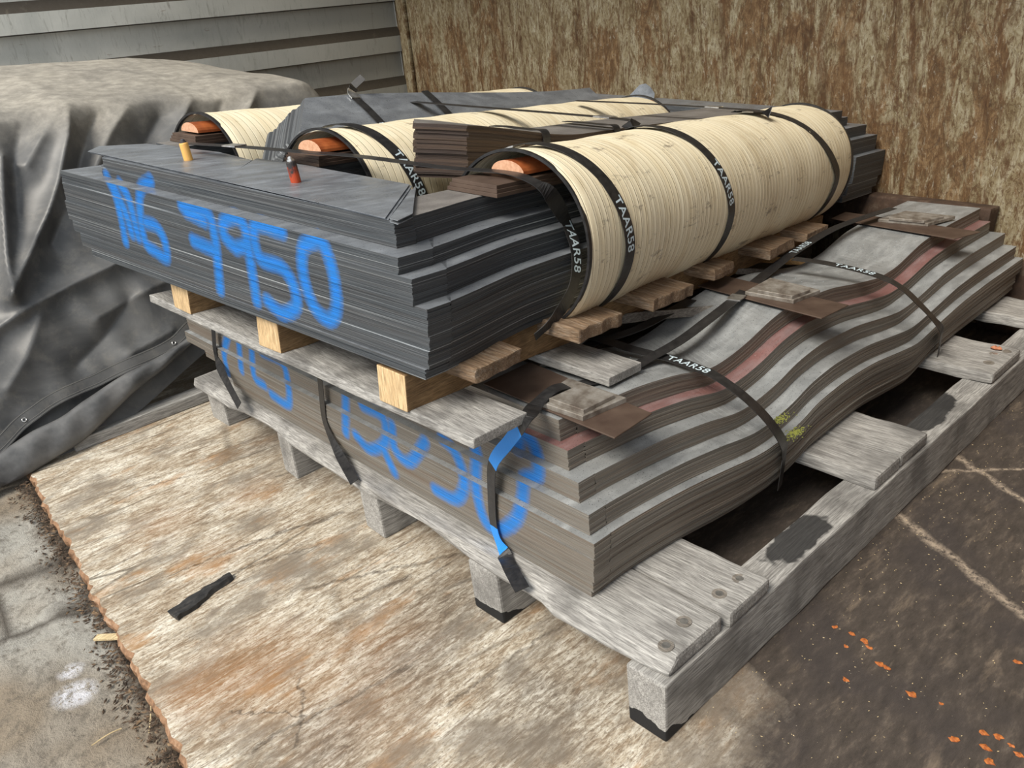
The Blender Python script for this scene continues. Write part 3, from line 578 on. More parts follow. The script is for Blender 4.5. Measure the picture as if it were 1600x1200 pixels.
#      z0    z1    y0    y1     x0
up_ = [(0, .020, .010, 1.335, .000), (.020, .055, .006, 1.385, .002), (.055, .085, .003, 1.42, .004), (.085, .137, .003, 1.445, .004), (.137, .187, .034, 1.44, .003), (.187, .219, .070, 1.445, .005), (.219, .246, .118, 1.375, .044), (.246, .2695, .120, 1.345, .040)]
DEP = .27; LC = [.185, .765, 1.33]
def yb(x, y): return .032*sm(.02, .36, x)*(1-sm(.25, .35, y))
for i, (z0, z1, y0, y1, x0) in enumerate(up_):
    ys = np.concatenate([[y0], np.arange(y0+.0055, y1, .0055), [y1]]); se = .085 if i in (4, 5) else .06; se = .05 if i > 5 else se
    xb = np.minimum(x0+se+(ys-y0), DEP)
    xa = x0+.003*np.sin(ys*2.1+i)+np.maximum(0, (ys-(y1-(.10 if i > 5 else .0)))*.9)
    stack('yoke_packet', np.column_stack([xa, ys]), np.column_stack([np.maximum(xb, xa+.01), ys]), lv(z0, z1, .0041), None, .0010, mU, ucore, 200+i, paint=mkpaint(strokesU, x0+.012, faceU, .0165), T=TK)
    for j, lc in enumerate(LC):
        hw = .185-y0; xe = np.arange(x0+se+.0006 if j == 0 else DEP+.0006, 2.30-x0-(.05 if i > 5 else .0)-(.06 if i < 2 else 0), .03)
        if j == 0:
            w_ = min(2*hw, DEP-xe[0]); t = (xe-xe[0])/(xe[-1]-xe[0]); xin = xe[0]+w_+t*(xe[-1]-xe[0]-w_)
            A = np.column_stack([xe, lc-hw+yb(xe, y0)]); B = np.column_stack([xin, lc+hw+0*xe])
        else: A = np.column_stack([xe, lc-hw+0*xe]); B = np.column_stack([xe, lc+hw+0*xe])
        stack('leg_packet', A, B, lv(z0, z1, .0041 if j == 0 else .009), None, .0012, [M['edgeU'], M['faceB'] if i == 7 else M['faceU']], ucore, 230+i*3+j, T=TK, je=.002)
# far yoke stepping wider than the limbs
for i, (z0, z1, y0, y1, x0) in enumerate(up_):
    xe = 2.45-(.06, .03, .0, .0, .03, .06, .14, .20)[i]
    stack('yoke_packet', [(xe-.26, y0+.010), (xe-.26, .7), (xe-.26, y1)], [(xe, y0-.010), (xe, .7), (xe, y1)], lv(z0*1.14, z1*1.14, .012), None, .001, mU, ucore, 260+i, T=TK)
# two loose top sheets of the front yoke with mitred ends
def sheet(pts, z, th, mat, parent, name, bend=None, n=1):
    bm = bmesh.new(); vs = [bm.verts.new((x, y, 0)) for x, y in pts]; bm.faces.new(vs)
    for yy in np.arange(min(p[1] for p in pts)+.02, max(p[1] for p in pts), .03):
        bmesh.ops.bisect_plane(bm, geom=bm.verts[:]+bm.edges[:]+bm.faces[:], plane_co=(0, yy, 0), plane_no=(0, 1, 0))
    r = bmesh.ops.extrude_face_region(bm, geom=bm.faces[:]); bmesh.ops.translate(bm, vec=(0, 0, th), verts=[g for g in r['geom'] if isinstance(g, bmesh.types.BMVert)])
    bm.verts.index_update(); V = np.array([v.co[:] for v in bm.verts]); Fc = [[v.index for v in f.verts] for f in bm.faces]; bm.free()
    V[:, 2] += z+(bend(V[:, 0], V[:, 1]) if bend else 0)
    return mesh(name, TK(V), Fc, mat, parent)
t_ = lambda px, py: topK(px, py)[:2]
bend = lambda x, y: .004+.010*np.sin(np.clip((y-.1)/1.3, 0, 1)*3.14)*sm(.0, .12, .16-x)
tip, tipb = t_(141, 238), t_(158, 230)
base_pts = [t_(607, 343), tip, tipb, t_(232, 226), t_(345, 239), t_(398, 252), t_(375, 267), t_(405, 249), t_(482, 260), t_(644, 290)]
sheet(base_pts, .2700, .0012, M['faceU'], ucore, 'yoke_sheet', lambda x, y: 0.0005*np.sin(y*9))
sheet([(x-.004, y+.004) for x, y in base_pts], .2722, .0012, M['faceU'], ucore, 'yoke_sheet', lambda x, y: .001+.0035*np.sin(np.clip((y-.1)/1.2, 0, 1)*3.14)*sm(.1, -.02, x))
for z in (.2700, .2765): sheet([t_(609, 346), t_(622, 350), t_(645, 339), t_(650, 294)], z, .0015, M['faceU'], ucore, 'mitre_sheet')
# pegs through the yoke
for (px, py), ht, cm, hd, lb in (((295, 251), .052, 'pegy', 'pegd', 'yellow orange peg with dark tip standing in front yoke, farther from drum'), ((463, 286), .056, 'pegr', 'clip', 'red and black peg with metal tip standing in the front yoke')):
    if cm not in M:
        for nm, ca, cb, cut in (('pegy', (.62, .30, .06), (.75, .42, .12), .7), ('pegr', (.42, .06, .02), (.04, .03, .03), .5)):
            q = MT('painted peg '+nm, .35); zz = q.xyz()[2]; nn = q.noise(q.oc, 70, 4)
            q.col(q.mix(q.ramp(q.math('ADD', q.math('MULTIPLY', zz, 12.), nn), [(.72 if nm == 'pegr' else 1.0, 0.), (.95 if nm == 'pegr' else 1.1, 1.)]), ca if nm == 'pegr' else cb, (.035, .03, .03))); M[nm] = q.m
        M['pegd'] = MT('dark peg tip', .5).col((.05, .045, .05)).m
    b = topK(px, py, .2735); ax = np.array([-.10, .12, 1.]); ax /= np.linalg.norm(ax)
    p = thing('yoke_peg', TK([b])[0], lb, 'peg')
    r0 = .0112; P = [b+ax*h for h in (-.01, .0, .004, ht*.8, ht*.84, ht*.86)]
    v, f = tube(P, [r0, r0, r0*1.02, r0, r0*.93, r0*.7], 20); mesh('peg_body', TK(v), f, M[cm], p, smooth=False)
    v, f = tube([b+ax*ht*.85, b+ax*ht*.92, b+ax*ht*.925, b+ax*ht, b+ax*(ht+.002)], [r0*.75, r0*.72, r0*.5, r0*.46, r0*.2], 16); mesh('peg_tip', TK(v), f, M[hd], p)

# taped wraps (drums) on the three limbs
ZC = .150; RR = .204; LD = [.150, .745, 1.315]
def ringK(x, yc, r, n=72, a0=0., a1=360., zc=ZC): a = np.radians(np.linspace(a0, a1, n)); return np.column_stack([np.full(n, x), yc-r*np.cos(a), zc+r*np.sin(a)])
for j, lc in enumerate(LD):
    x0, x1 = (.425, 1.96) if j == 0 else (.375, 1.86)
    nx = 300 if j == 0 else 160; n = 96; xs = np.linspace(x0, x1, nx); r_ = np.random.RandomState(j+1)
    ph = r_.uniform(0, 6, 6); V = []; tp = []
    for x in xs:
        a = np.radians(np.linspace(0, 360, n, endpoint=False)); y0 = lc-.0
        sp = x+.010*np.sin(a)+.004*np.sin(2*a+x*3)   # slanted tape turns
        rr = RR+.0012*np.abs((sp/.021) % 1-.5)*2+.0016*np.sin(3*a+x*5+ph[0])+.0014*np.sin(x*9+ph[1])+.001*np.sin(x*31+ph[2]+a)
        rr -= .004*sm(x0+.02, x0, x)+.004*sm(x1-.02, x1, x)
        rr = rr*(1-.012*np.cos(4*a))
        V.append(np.column_stack([np.full(n, x), y0-rr*np.cos(a), np.maximum(ZC+rr*np.sin(a)*.98, -.030)])); tp += list(sp)
    V = np.vstack(V); Fc = [[i*n+k, i*n+(k+1) % n, (i+1)*n+(k+1) % n, (i+1)*n+k] for i in range(nx-1) for k in range(n)]
    o = mesh('tape_wrap', TK(V), Fc, M['tape'], ucore, smooth=True, attrs={'tp': tp})
    for xe in (x0, x1):   # black rubber edge at both ends
        P = ringK(xe, lc, RR-.004, 73); T, Wd, N = frames(P, (1, 0, 0)); v, f = ribbon(P, (1, 0, 0), .010, .006); mesh('edge_band', TK(v), f, M['strap'], o)
    # half-round sticks under the tape
    lc = LC[j]-.01
    for a_, w_, x_s in ((90, .046, .425 if j == 0 else .34),):
        zc = .2985; sg = 1 if a_ > 0 else -1; V = []; n2 = 13
        for x in (x_s, x_s+.002, 2.10 if j == 0 else 1.98):
            for k in range(n2): t = math.pi*k/(n2-1); V.append((x, lc-w_*math.cos(t), zc+sg*(.0015 + .026*math.sin(t))))
        Fc = [[i*n2+k, i*n2+(k+1) % n2, (i+1)*n2+(k+1) % n2, (i+1)*n2+k] for i in range(2) for k in range(n2)]+[list(range(n2)), [2*n2+k for k in range(n2)]]
        if a_ > 0: mesh('half_round_stick', TK(V), Fc, [M['stick'], M['stickend']], ucore, slots=[0]*(2*n2)+[1, 1])
    # brown pressboard pads on the limb end
    if j < 3:
        x_, y_ = (.245, lc-.005)
        for q in range(3):
            v, f = box(.315+.003*q, .66-.004*q, lc-.066+.003*q, lc+.075-.004*q, .2705+.008*q, .2783+.008*q, .0005); mesh('pressboard_pad', TK(v), f, M['press'], ucore)
# ------------------------------------------------------------- strapping
_txt = {}
def text_mesh(s, size=.02):
    if s not in _txt:
        cu = bpy.data.curves.new('lettering', 'FONT'); cu.body = s; cu.size = 1; cu.align_x = 'CENTER'; cu.align_y = 'CENTER'; cu.offset = .012; cu.space_character = 1.08
        o = bpy.data.objects.new('lettering', cu); COL.objects.link(o); dg = bpy.context.evaluated_depsgraph_get()
        me = bpy.data.meshes.new_from_object(o.evaluated_get(dg)); V = np.array([v.co[:] for v in me.vertices]); Fc = [list(p.vertices) for p in me.polygons]
        bpy.data.objects.remove(o); bpy.data.meshes.remove(me); bpy.data.curves.remove(cu); _txt[s] = (V, Fc)
    V, Fc = _txt[s]; return V*size, Fc
def strap(P, Wd, w, label, texts=(), clips=(), T=None, group='packing straps', n=10, mat='strap', paint=None, flip=1, tsize=.038, name='packing_strap'):
    P = catmull(P, n)
    if T is not None: P = T(P)
    Wd = np.asarray(Wd, float)
    if T is not None: Wd = (toU(Wd[None])-toU(np.zeros((1, 3))))[0]
    o3 = P[len(P)//2]; root = thing(name, o3, label, 'strap', group)
    v, f = ribbon(P, Wd, w); K = len(P); cl = np.concatenate([[0], np.cumsum(np.linalg.norm(np.diff(P, axis=0), axis=1))])
    pa = np.zeros(len(v))
    if paint: 
        for a, b in paint: k = (np.tile(np.linspace(0, 1, K), 4) >= a) & (np.tile(np.linspace(0, 1, K), 4) <= b); pa[k] = 1
    mesh('band', v, f, M[mat], root, attrs={'paint': pa})
    Tn, Wn, N = frames(P, Wd)
    def ip(s, arr): return np.column_stack([np.interp(s, cl, arr[:, k]) for k in range(3)])
    for tc in texts:
        tv, tf = text_mesh('TAAR58'); s = tc*cl[-1]+tv[:, 0]*tsize/.02*flip; nn = ip(s, N); sgn = 1 if (nn.mean(0)@(CAM-ip(s, P).mean(0))) > 0 else -1; c = tv[:, 1]*tsize/.02*sgn
        mesh('lettering', ip(s, P)+ip(s, Wn)*c[:, None]*flip+nn*sgn*.0014, tf, M['print'], root, fix=False)
    for tc, L_ in clips:
        s = np.linspace(tc*cl[-1]-L_/2, tc*cl[-1]+L_/2, 7); nn = ip(s, N); sgn = 1 if (nn.mean(0)@(CAM-o3)) > 0 else -1
        q = ip(s, P)+nn*sgn*.002; v, f = ribbon(q, ip(s, Wn), w*1.16, .004)
        c = mesh('clip', v, f, M['clip'], root)
    return root
XV = np.array([c_, s_, 0.])
def drum_strap(j, top, side, a0, a1, w, label, texts=(), clips=(), pre=(), post=(), group='straps around the taped limbs', tl=1):
    lc = LD[j]; r = RR+.004
    xt = topK(*top, z=ZC+r)[0]; xs_ = sideK(*side, lc-r)[0]
    A = np.linspace(a0, a1, 24); P = [(np.interp(a, [-90, 0, 90, 180], [xs_+.01, xs_, xt, xt]), lc-r*math.cos(math.radians(a)), ZC+r*math.sin(math.radians(a))*.99) for a in A]
    return strap(list(pre)+P+list(post), XV, w, label, texts, clips, T=TK, group=group, n=4, flip=tl)
def sideK(px, py, y):
    d = UM.T@(fw+(px-800)/F*rt-(py-600)/F*upv); o = UM.T@(CAM-UO)-np.array([-.045, .066, .1355])
    R = np.array([[c_, s_, 0], [-s_, c_, 0], [0, 0, 1]]); d = R@d; o = R@o; return o+d*((y-o[1])/d[1])
K3 = lambda q, dz=0: tuple(np.asarray(q)+np.array([0, 0, dz]))
drum_strap(0, (900, 229), (986, 375), 128, -74, .040, 'black printed strap round the cream limb, second from its near end', texts=(.52,), clips=((.07, .055),), post=[(.56, .16, -.045)])
pre3 = [K3(topK(642, 156, .362)), K3(topK(760, 165, .362)), K3(topK(880, 174, .361)), K3(topK(985, 184, .360))]
drum_strap(0, (1075, 197), (1148, 290), 108, -68, .038, 'black strap crossing all limbs to the middle of the cream drum', texts=(.76,), clips=((.46, .06),), pre=pre3, post=[sideK(1088, 425, .05)])
pre4 = [K3(topK(900, 151, .362)), K3(topK(1010, 155, .362)), K3(topK(1130, 161, .362)), K3(topK(1205, 167, .361))]
drum_strap(0, (1262, 170), (1313, 250), 104, -75, .038, 'black strap over the far third of the cream drum', clips=((.30, .05), (.47, .05)), pre=pre4)
drum_strap(1, (617, 202), (664, 255), 112, 5, .040, 'black printed strap round the second cream drum near its end', texts=(.78,))
# near band that binds limb and pallet, and runs over the pegs' yoke
q = [topK(292, 224, .300), topK(375, 229, .306), topK(470, 237, .306), topK(560, 244, .306), topK(690, 261, .304), topK(780, 268, .304), topK(822, 278, .304)]
q += [topK(856, 300, .278), sideK(882, 340, .075), sideK(898, 382, .034), sideK(901, 422, .014), sideK(891, 460, .010), sideK(866, 498, .010), sideK(836, 527, .025)]
strap(q, XV, .038, 'long worn strap running past both pegs and down beside the cream drum', texts=(.845,), clips=((.115, .05),), T=TK, flip=1, tsize=.036)
# ------------------------------------------------------------- loose lamination piles between the limbs
def pile(name, x0, x1, w, h, T, label, mats, seed, dz=.0045, tipx=.08, parts=True):
    xs = np.concatenate([[x0-tipx, x0-tipx*.5, x0], np.arange(x0+.03, x1, .04), [x1]])
    hw = np.full(len(xs), w/2); hw[0] = .004; hw[1] = w*.26
    base = T(np.array([[(x0+x1)/2, 0, 0]]))[0]
    o = stack(name, np.column_stack([xs, -hw]), np.column_stack([xs, hw]), lv(0, h, dz), None, .0018, mats, None, seed, T=T, je=.007)
    return tag(o, label, 'lamination stack', None)
def TQ(v):
    v = np.array(v, float); x = v[:, 0]; return toC(np.column_stack([x+.05, .535+v[:, 1]+.01*np.sin(x*4), .392+v[:, 2]-.065*sm(.3, .85, x)-.02*sm(.9, 1.9, x)]))
pile('lamination_stack', .40, 1.86, .185, .125, TQ, 'dark brown stack of loose steel strips lying between the two nearer drums', [M['edgeB'], M['faceB']], 301)
th = math.radians(31)
def TP(v):
    v = np.array(v, float); y, z = v[:, 1], v[:, 2]; x = v[:, 0]+.9*z; yy = y*math.cos(th)-z*math.sin(th); zz = y*math.sin(th)+z*math.cos(th)
    return toC(np.column_stack([x+.06, 1.10+yy, .352+zz-.05*sm(.5, 1.7, x)]))
pile('lamination_stack', .34, 1.70, .29, .115, TP, 'tilted grey stack of pointed steel sheets between second and third drums', [M['edgeG'], M['faceU']], 302, dz=.005, tipx=.11)
def TP2(v):
    v = np.array(v, float); y, z = v[:, 1], v[:, 2]; return toC(np.column_stack([v[:, 0], 1.36+y, .475+z-.05*sm(.6, 1.9, v[:, 0])]))
pile('lamination_stack', .95, 1.85, .16, .02, TP2, 'thin dark stack of steel strips on the farthest drum', [M['edgeU'], M['faceU']], 303, tipx=.03)
# straps on the piles
def over_pile(T, x, w, y0, y1, ztop, zb, label, texts=(), clips=(), extra=(), fl=1):
    P = [(x, y0, zb), (x, y0-.003, ztop*.5), (x, y0+.004, ztop)]+[(x, y0+(y1-y0)*t, ztop+.004) for t in (.25, .5, .75)]+[(x, y1, ztop+.002)]+list(extra)
    return strap(P, (1, 0, 0), w, label, texts, clips, T=T, group='straps on the loose stacks', flip=fl, tsize=.032, n=8)
def WT(T): return lambda P: T(P)
over_pile(TP, .50, .032, -.150, .140, .117, .05, 'printed black strap with upturned tail on the tilted grey stack', texts=(.45,), clips=((.93, .035),), extra=[(.50, .158, .132)])
over_pile(TP, .80, .034, -.150, .150, .117, .0, 'plain black strap farther along the tilted grey stack')
over_pile(TQ, .68, .032, -.096, .096, .127, .02, 'first black strap over the dark brown stack')
over_pile(TQ, .98, .032, -.096, .096, .129, .02, 'bowed black strap farther along the dark brown stack')
v, f = box(-.022, .022, -.013, .013, 0, .0012, .0); pc = TP(np.array([[.515, .172, .142]]))[0]
R_ = np.array(Matrix.Rotation(math.radians(58), 3, Vector((1, -.8, 0)).normalized())); o = mesh('strap_tail', v@R_.T+pc, f, M['strap'])
tag(o, 'square black strap end sticking up above the tilted grey stack', 'strap', None)
# bent sheet leaning at the end wall
v, f = box(0, .20, 0, .0015, 0, .115, .0, 6, 1, 4); v[:, 1] += .02*np.sin(v[:, 0]*12); k = v[:, 2]; v[:, 0] += .0; v[:, 2] *= np.interp(v[:, 0], [0, .11, .15, .2], [.12, 1., .95, .62])
d_ = np.array([-.02, -1., .0]); base = np.array([2.2, 1.955, .872]); V = base+v[:, :1]*d_+v[:, 1:2]*np.array([1., 0, 0])+v[:, 2:]*np.array([.25, 0, 1.])
tag(mesh('loose_sheet', V, f, M['faceU']), 'bent grey steel sheet standing up beyond the stacks near the end wall', 'steel sheet')

# ------------------------------------------------------------- straps of the lower core
Z = (0, 0, 1); X_ = (1, 0, 0); _at = at
def at(px, py, n=(0, 0, 1), d=0.0):
    if tuple(n) == (0, 0, 1) and d > .19: d = float(np.interp(d, [.19, .36, .43, .5, .568, .627, .66], [.19, .345, .398, .45, .502, .556, .586]))
    return _at(px, py, n, d)
def lift(q, z0, z1): q = np.array(q); return CAM[:2]+(q-CAM[:2])*(CAM[2]-z1)/(CAM[2]-z0)
P = [at(1395, 325, Z, .625), at(1310, 354, Z, .628), at(1250, 388, Z, .62), at(1200, 425, Z, .612), at(1150, 466, Z, .634), at(1110, 497, Z, .632), at(1063, 532, Z, .618), at(1010, 562, Z, .612), at(960, 588, Z, .616), at(905, 600, Z, .630), at(868, 607, Z, .658), at(838, 632, Z, .648), at(822, 655, X_, XF-.006), at(795, 690, X_, XF-.014), at(770, 725, X_, XF-.012), at(768, 775, X_, XF-.006), at(772, 825, X_, XF-.006), at(784, 858, X_, XF-.014), at(798, 888, X_, .022), at(816, 921, X_, -.010)]
strap(P, (.2, 1, 0), .035, 'lengthwise black strap over the wavy core and down its painted front face', texts=(.22,), clips=((.43, .05),), paint=((.655, .74), (.84, .905)), flip=-1, group=None, tsize=.034)
P = [at(880, 512, Z, .62), at(940, 530, Z, .618), at(990, 546, Z, .614), at(1050, 561, Z, .601), at(1095, 577, Z, .598), at(1121, 589, Z, .589), at(1160, 617, Z, .545), at(1193, 648, Z, .478), at(1214, 675, Z, .405), at(1225, 695, Z, .335), at(1226, 708, (0, 1, 0), .194), at(1223, 730, (0, 1, 0), .196), at(1218, 762, (0, 1, 0), .200)]
strap(P, (1, .25, 0), .037, 'nearer black strap across the wavy ledges beside green moss', texts=(.42,), flip=1, group=None, tsize=.034)
P = [at(1240, 404, Z, .63), at(1290, 411, Z, .628), at(1345, 423, Z, .618), at(1385, 436, Z, .608), at(1412, 452, Z, .58), at(1440, 478, Z, .50), at(1460, 500, Z, .43), at(1471, 516, Z, .36), at(1470, 530, (0, 1, 0), .192), at(1467, 548, (0, 1, 0), .196), at(1461, 572, (0, 1, 0), .200)]
strap(P, (1, .25, 0), .037, 'farther black strap across the wavy ledges of the bare core', texts=(.22,), flip=1, group=None, tsize=.034)
strap([at(500, 592, X_, XF-.004), at(503, 625, X_, XF-.004), at(508, 660, X_, XF-.004), at(525, 700, X_, XF-.02), at(554, 753, X_, -.003)], (0, 1, 0), .028, 'black strap down the middle of the lower painted face', group=None)
strap([at(333, 512, X_, XF-.004), at(335, 540, X_, XF-.004), at(339, 562, X_, XF-.006), at(352, 592, X_, XF-.04), at(374, 634, X_, -.003)], (0, 1, 0), .028, 'black strap hanging at the left end of the lower painted face', group=None)
strap([at(846, 566, Z, .60), at(890, 552, Z, .60), at(930, 535, Z, .605), at(1000, 512, Z, .62), at(1080, 468, Z, .61)], (.2, 1, 0), .035, 'dark strap in the gap beneath the upper pallet', group=None)

# plates and pads lying on the lower core
def slab(pts, z, th, mat, name, label, cat, seed=0, group=None, zs=.64):
    pts = lift(pts, zs, z+.004); bm = bmesh.new(); vs = [bm.verts.new((x, y, 0)) for x, y in pts]; f_ = bm.faces.new(vs)
    r = bmesh.ops.extrude_face_region(bm, geom=[f_]); bmesh.ops.translate(bm, vec=(0, 0, th), verts=[g for g in r['geom'] if isinstance(g, bmesh.types.BMVert)])
    bmesh.ops.recalc_face_normals(bm, faces=bm.faces); bmesh.ops.bevel(bm, geom=[e for e in bm.edges if abs(e.verts[0].co.z-e.verts[1].co.z) < 1e-6 and e.verts[0].co.z > th*.5], offset=min(.0012, th*.3), segments=1, affect='EDGES')
    bm.verts.index_update(); V = np.array([v.co[:] for v in bm.verts]); Fc = [[v.index for v in f.verts] for f in bm.faces]; bm.free(); V[:, 2] += z
    return tag(mesh(name, V, Fc, mat), label, cat, group)
zA = .5575
slab([(.102, .196), (.228, .203), (.262, .60), (.112, .60)], zA, .003, M['press'], 'pressboard_strip', 'brown board strip under the plates nearest the front corner', 'board', zs=0.6)
slab([(.058, .371), (.065, .243), (.178, .228), (.178, .388)], zA+.0035, .012, M['plate'], 'steel_plate', 'grey steel plate on the nearest brown strip, lower of two', 'plate', zs=0.64)
slab([(.085, .355), (.088, .262), (.176, .258), (.178, .348)], zA+.0158, .010, M['plate'], 'steel_plate', 'smaller rusty plate topping the pair nearest the front corner', 'plate', zs=0.64)
zB = .5555
slab([(.885, .186), (1.005, .176), (1.045, .58), (.93, .59)], zB, .003, M['press'], 'pressboard_strip', 'brown board strip under the plates halfway along the wavy core', 'board', zs=0.6)
slab([(.915, .425), (.922, .285), (1.028, .268), (1.05, .43)], zB+.0035, .011, M['plate'], 'steel_plate', 'grey steel plate halfway along the wavy core, lower of two', 'plate', zs=0.61)
slab([(.945, .405), (.95, .305), (1.02, .292), (1.04, .40)], zB+.0148, .010, M['plate'], 'steel_plate', 'smaller bright edged plate topping the middle pair', 'plate', zs=0.61)
zC = .523
slab([(1.70, .186), (1.81, .150), (1.86, .62), (1.76, .62)], zC, .003, M['press'], 'pressboard_strip', 'brown board strip at the far end by the rusty wall', 'board', zs=0.6)
slab([(1.725, .44), (1.74, .285), (1.862, .25), (1.86, .41)], zC+.0035, .011, M['plate'], 'steel_plate', 'steel plate at the far end by the wall, lower of two', 'plate', zs=0.62)
slab([(1.76, .42), (1.77, .31), (1.85, .28), (1.85, .40)], zC+.0148, .009, M['plate'], 'steel_plate', 'smaller steel plate topping the pair by the wall', 'plate', zs=0.62)
# large top sheets on the bare core (slightly slipped)
# moss on the ledges
mo = MT('yellow green moss', .95); mo.col(mo.ramp(mo.noise(mo.oc, 200, 3), [(.3, (.09, .10, .02)), (.7, (.24, .25, .05))]))
V, Fc = [], []
for cx_, cy_, cz_, k_ in ((1243, 678, .338, 300), (1222, 656, .392, 160)):
    b = at(cx_, cy_, Z, cz_)
    for i in range(k_):
        p = b+np.array([rnd.gauss(.0, .020), rnd.gauss(.004, .008), 0]); r = rnd.uniform(.0008, .0026); n0 = len(V)
        p[2] = b[2]+.0012
        V += [p+np.array(q_)*r for q_ in ((1, 0, 0), (0, 1, 0), (-1, 0, 0), (0, -1, 0), (0, 0, 1.))]; Fc += [[n0, n0+1, n0+4], [n0+1, n0+2, n0+4], [n0+2, n0+3, n0+4], [n0+3, n0, n0+4], [n0+3, n0+2, n0+1, n0]]
tag(mesh('moss', V, Fc, mo.m), 'yellow green moss on the ledges by the nearer cross strap', 'moss', kind='stuff')

# ------------------------------------------------------------- tarpaulin
pn, pd = (0, 1, -.48), 2.45
def fxz(x, y): q = at(x, y, pn, pd); return (q[0], q[2])
creases = [([(104, 166), (103, 220), (88, 290), (72, 340), (45, 400), (16, 465)], .075, .042), ([(92, 172), (66, 215), (40, 262)], .040, .045), ([(198, 168), (168, 215), (146, 270), (100, 330)], .045, .045), ([(298, 155), (282, 190), (258, 235)], .050, .028),
           ([(-60, 560), (0, 512), (60, 476), (110, 448), (190, 410), (280, 372)], .055, .040), ([(2, 250), (6, 330), (8, 400), (14, 470)], .06, .03), ([(236, 245), (205, 300), (160, 350)], .03, .05), ([(150, 500), (220, 460), (280, 430)], .03, .04),
           ([(35, 180), (20, 260), (25, 330)], -.035, .05), ([(150, 180), (128, 240), (112, 300), (80, 380)], -.045, .04), ([(250, 180), (225, 230)], -.03, .05), ([(60, 500), (40, 560), (10, 610)], .03, .04), ([(200, 470), (160, 530), (120, 570)], -.03, .04), ([(-150, 170), (-160, 400)], .07, .05), ([(-80, 170), (-60, 300)], .05, .05), ([(400, 140), (385, 175)], .04, .03), ([(350, 150), (340, 190)], -.03, .04), ([(265, 520), (200, 555)], .03, .03)]
creases = [([fxz(*q) for q in p], a, w) for p, a, w in creases]
NX, NV = 330, 250
xs = np.linspace(-1.9, 1.52, NX); tv = np.linspace(0, 1, NV); XX, TT = np.meshgrid(xs, tv, indexing='ij')
zb = .22*sm(-.42, .45, XX)+.002; zr = 1.160-.035*XX+.010*np.sin(XX*7)+.006*np.sin(XX*17)
zk = np.interp(XX, [-2, 0, .7, 1.0, 1.45, 1.6], [1.33, 1.335, 1.31, 1.25, 1.12, .9])
sF = np.clip(TT/.62, 0, 1); zf = zb+(zr-zb)*sF; YY = 2.45+.48*zf; ZZ = zf.copy()
tt = np.clip((TT-.62)/.26, 0, 1); k = TT > .62; YY[k] = (2.45+.48*zr+(4.0-2.45-.48*zr)*tt)[k]; ZZ[k] = (zr+(zk-zr)*(tt**.8))[k]
t3 = np.clip((TT-.88)/.12, 0, 1); k = TT > .88; YY[k] = (4.0+.42*t3)[k]; ZZ[k] = (zk-.5*t3**2)[k]
for _ in range(6):   # round the shoulder
    a = YY.copy(); YY[:, 1:-1] = (a[:, :-2]+2*a[:, 1:-1]+a[:, 2:])/4; a = ZZ.copy(); ZZ[:, 1:-1] = (a[:, :-2]+2*a[:, 1:-1]+a[:, 2:])/4
drop = sm(1.12, 1.5, XX+.18*(YY-3.0)*0); ZZ -= drop*.55*(ZZ-.1)*(TT > 0)
D = np.zeros_like(XX)
for poly, amp, w in creases:
    best = np.full(XX.shape, 9.)
    for (a, b) in zip(poly[:-1], poly[1:]):
        d = np.array(b)-np.array(a); t = np.clip(((XX-a[0])*d[0]+(zf-a[1])*d[1])/(d@d), 0, 1); best = np.minimum(best, np.hypot(XX-a[0]-t*d[0], zf-a[1]-t*d[1]))
    D += amp*np.exp(-np.abs(best/w)**1.1)
r_ = np.random.RandomState(11)
for i in range(30):
    kx, kz, p = r_.normal()*(4+i*.9), r_.normal()*(3+i*.6), r_.uniform(0, 6); D += .0042*np.sin(XX*kx+zf*kz+p+.8*np.sin(XX*3+zf*5))/(1+i*.13)
face = sm(1.02, .86, TT/.62); D *= .12+.88*np.clip(face+sm(1.1, .9, TT/.62)*.3, 0, 1)
hz = np.interp(XX, [fxz(*q)[0] for q in ((-60, 735), (60, 632), (150, 588), (240, 547), (292, 505))], [fxz(*q)[1] for q in ((-60, 735), (60, 632), (150, 588), (240, 547), (292, 505))]); D *= sm(-.05, .10, zf-hz+.04)
D -= .03*sm(.0, -.06, zf-hz)
dl = np.interp(XX, [q[0] for q in creases[4][0]], [q[1] for q in creases[4][0]]); D += .03*sm(.0, .12, dl-zf)*(TT < .5)
D *= sm(0, .05, TT+.02)
YY -= D*.9; ZZ += D*.35*(TT > .02); topn = .005*np.sin(XX*4+YY*7)+.002*np.sin(XX*9-YY*16); ZZ += topn*sm(.6, .75, TT)
ZZ = np.maximum(ZZ, .002)
V = np.stack([XX, YY, ZZ], -1).reshape(-1, 3); Fc = [[i*NV+j, (i+1)*NV+j, (i+1)*NV+j+1, i*NV+j+1] for i in range(NX-1) for j in range(NV-1)]
dust = sm(.50, .66, TT+.03*np.sin(XX*11)).reshape(-1)
tarp = thing('tarpaulin', (-.2, 3.2, 0), 'large dusty black tarpaulin draped over a pile by the container side', 'tarpaulin')
mesh('sheet', V, Fc, M['tarp'], tarp, smooth=True, attrs={'dust': dust}, fix=True)
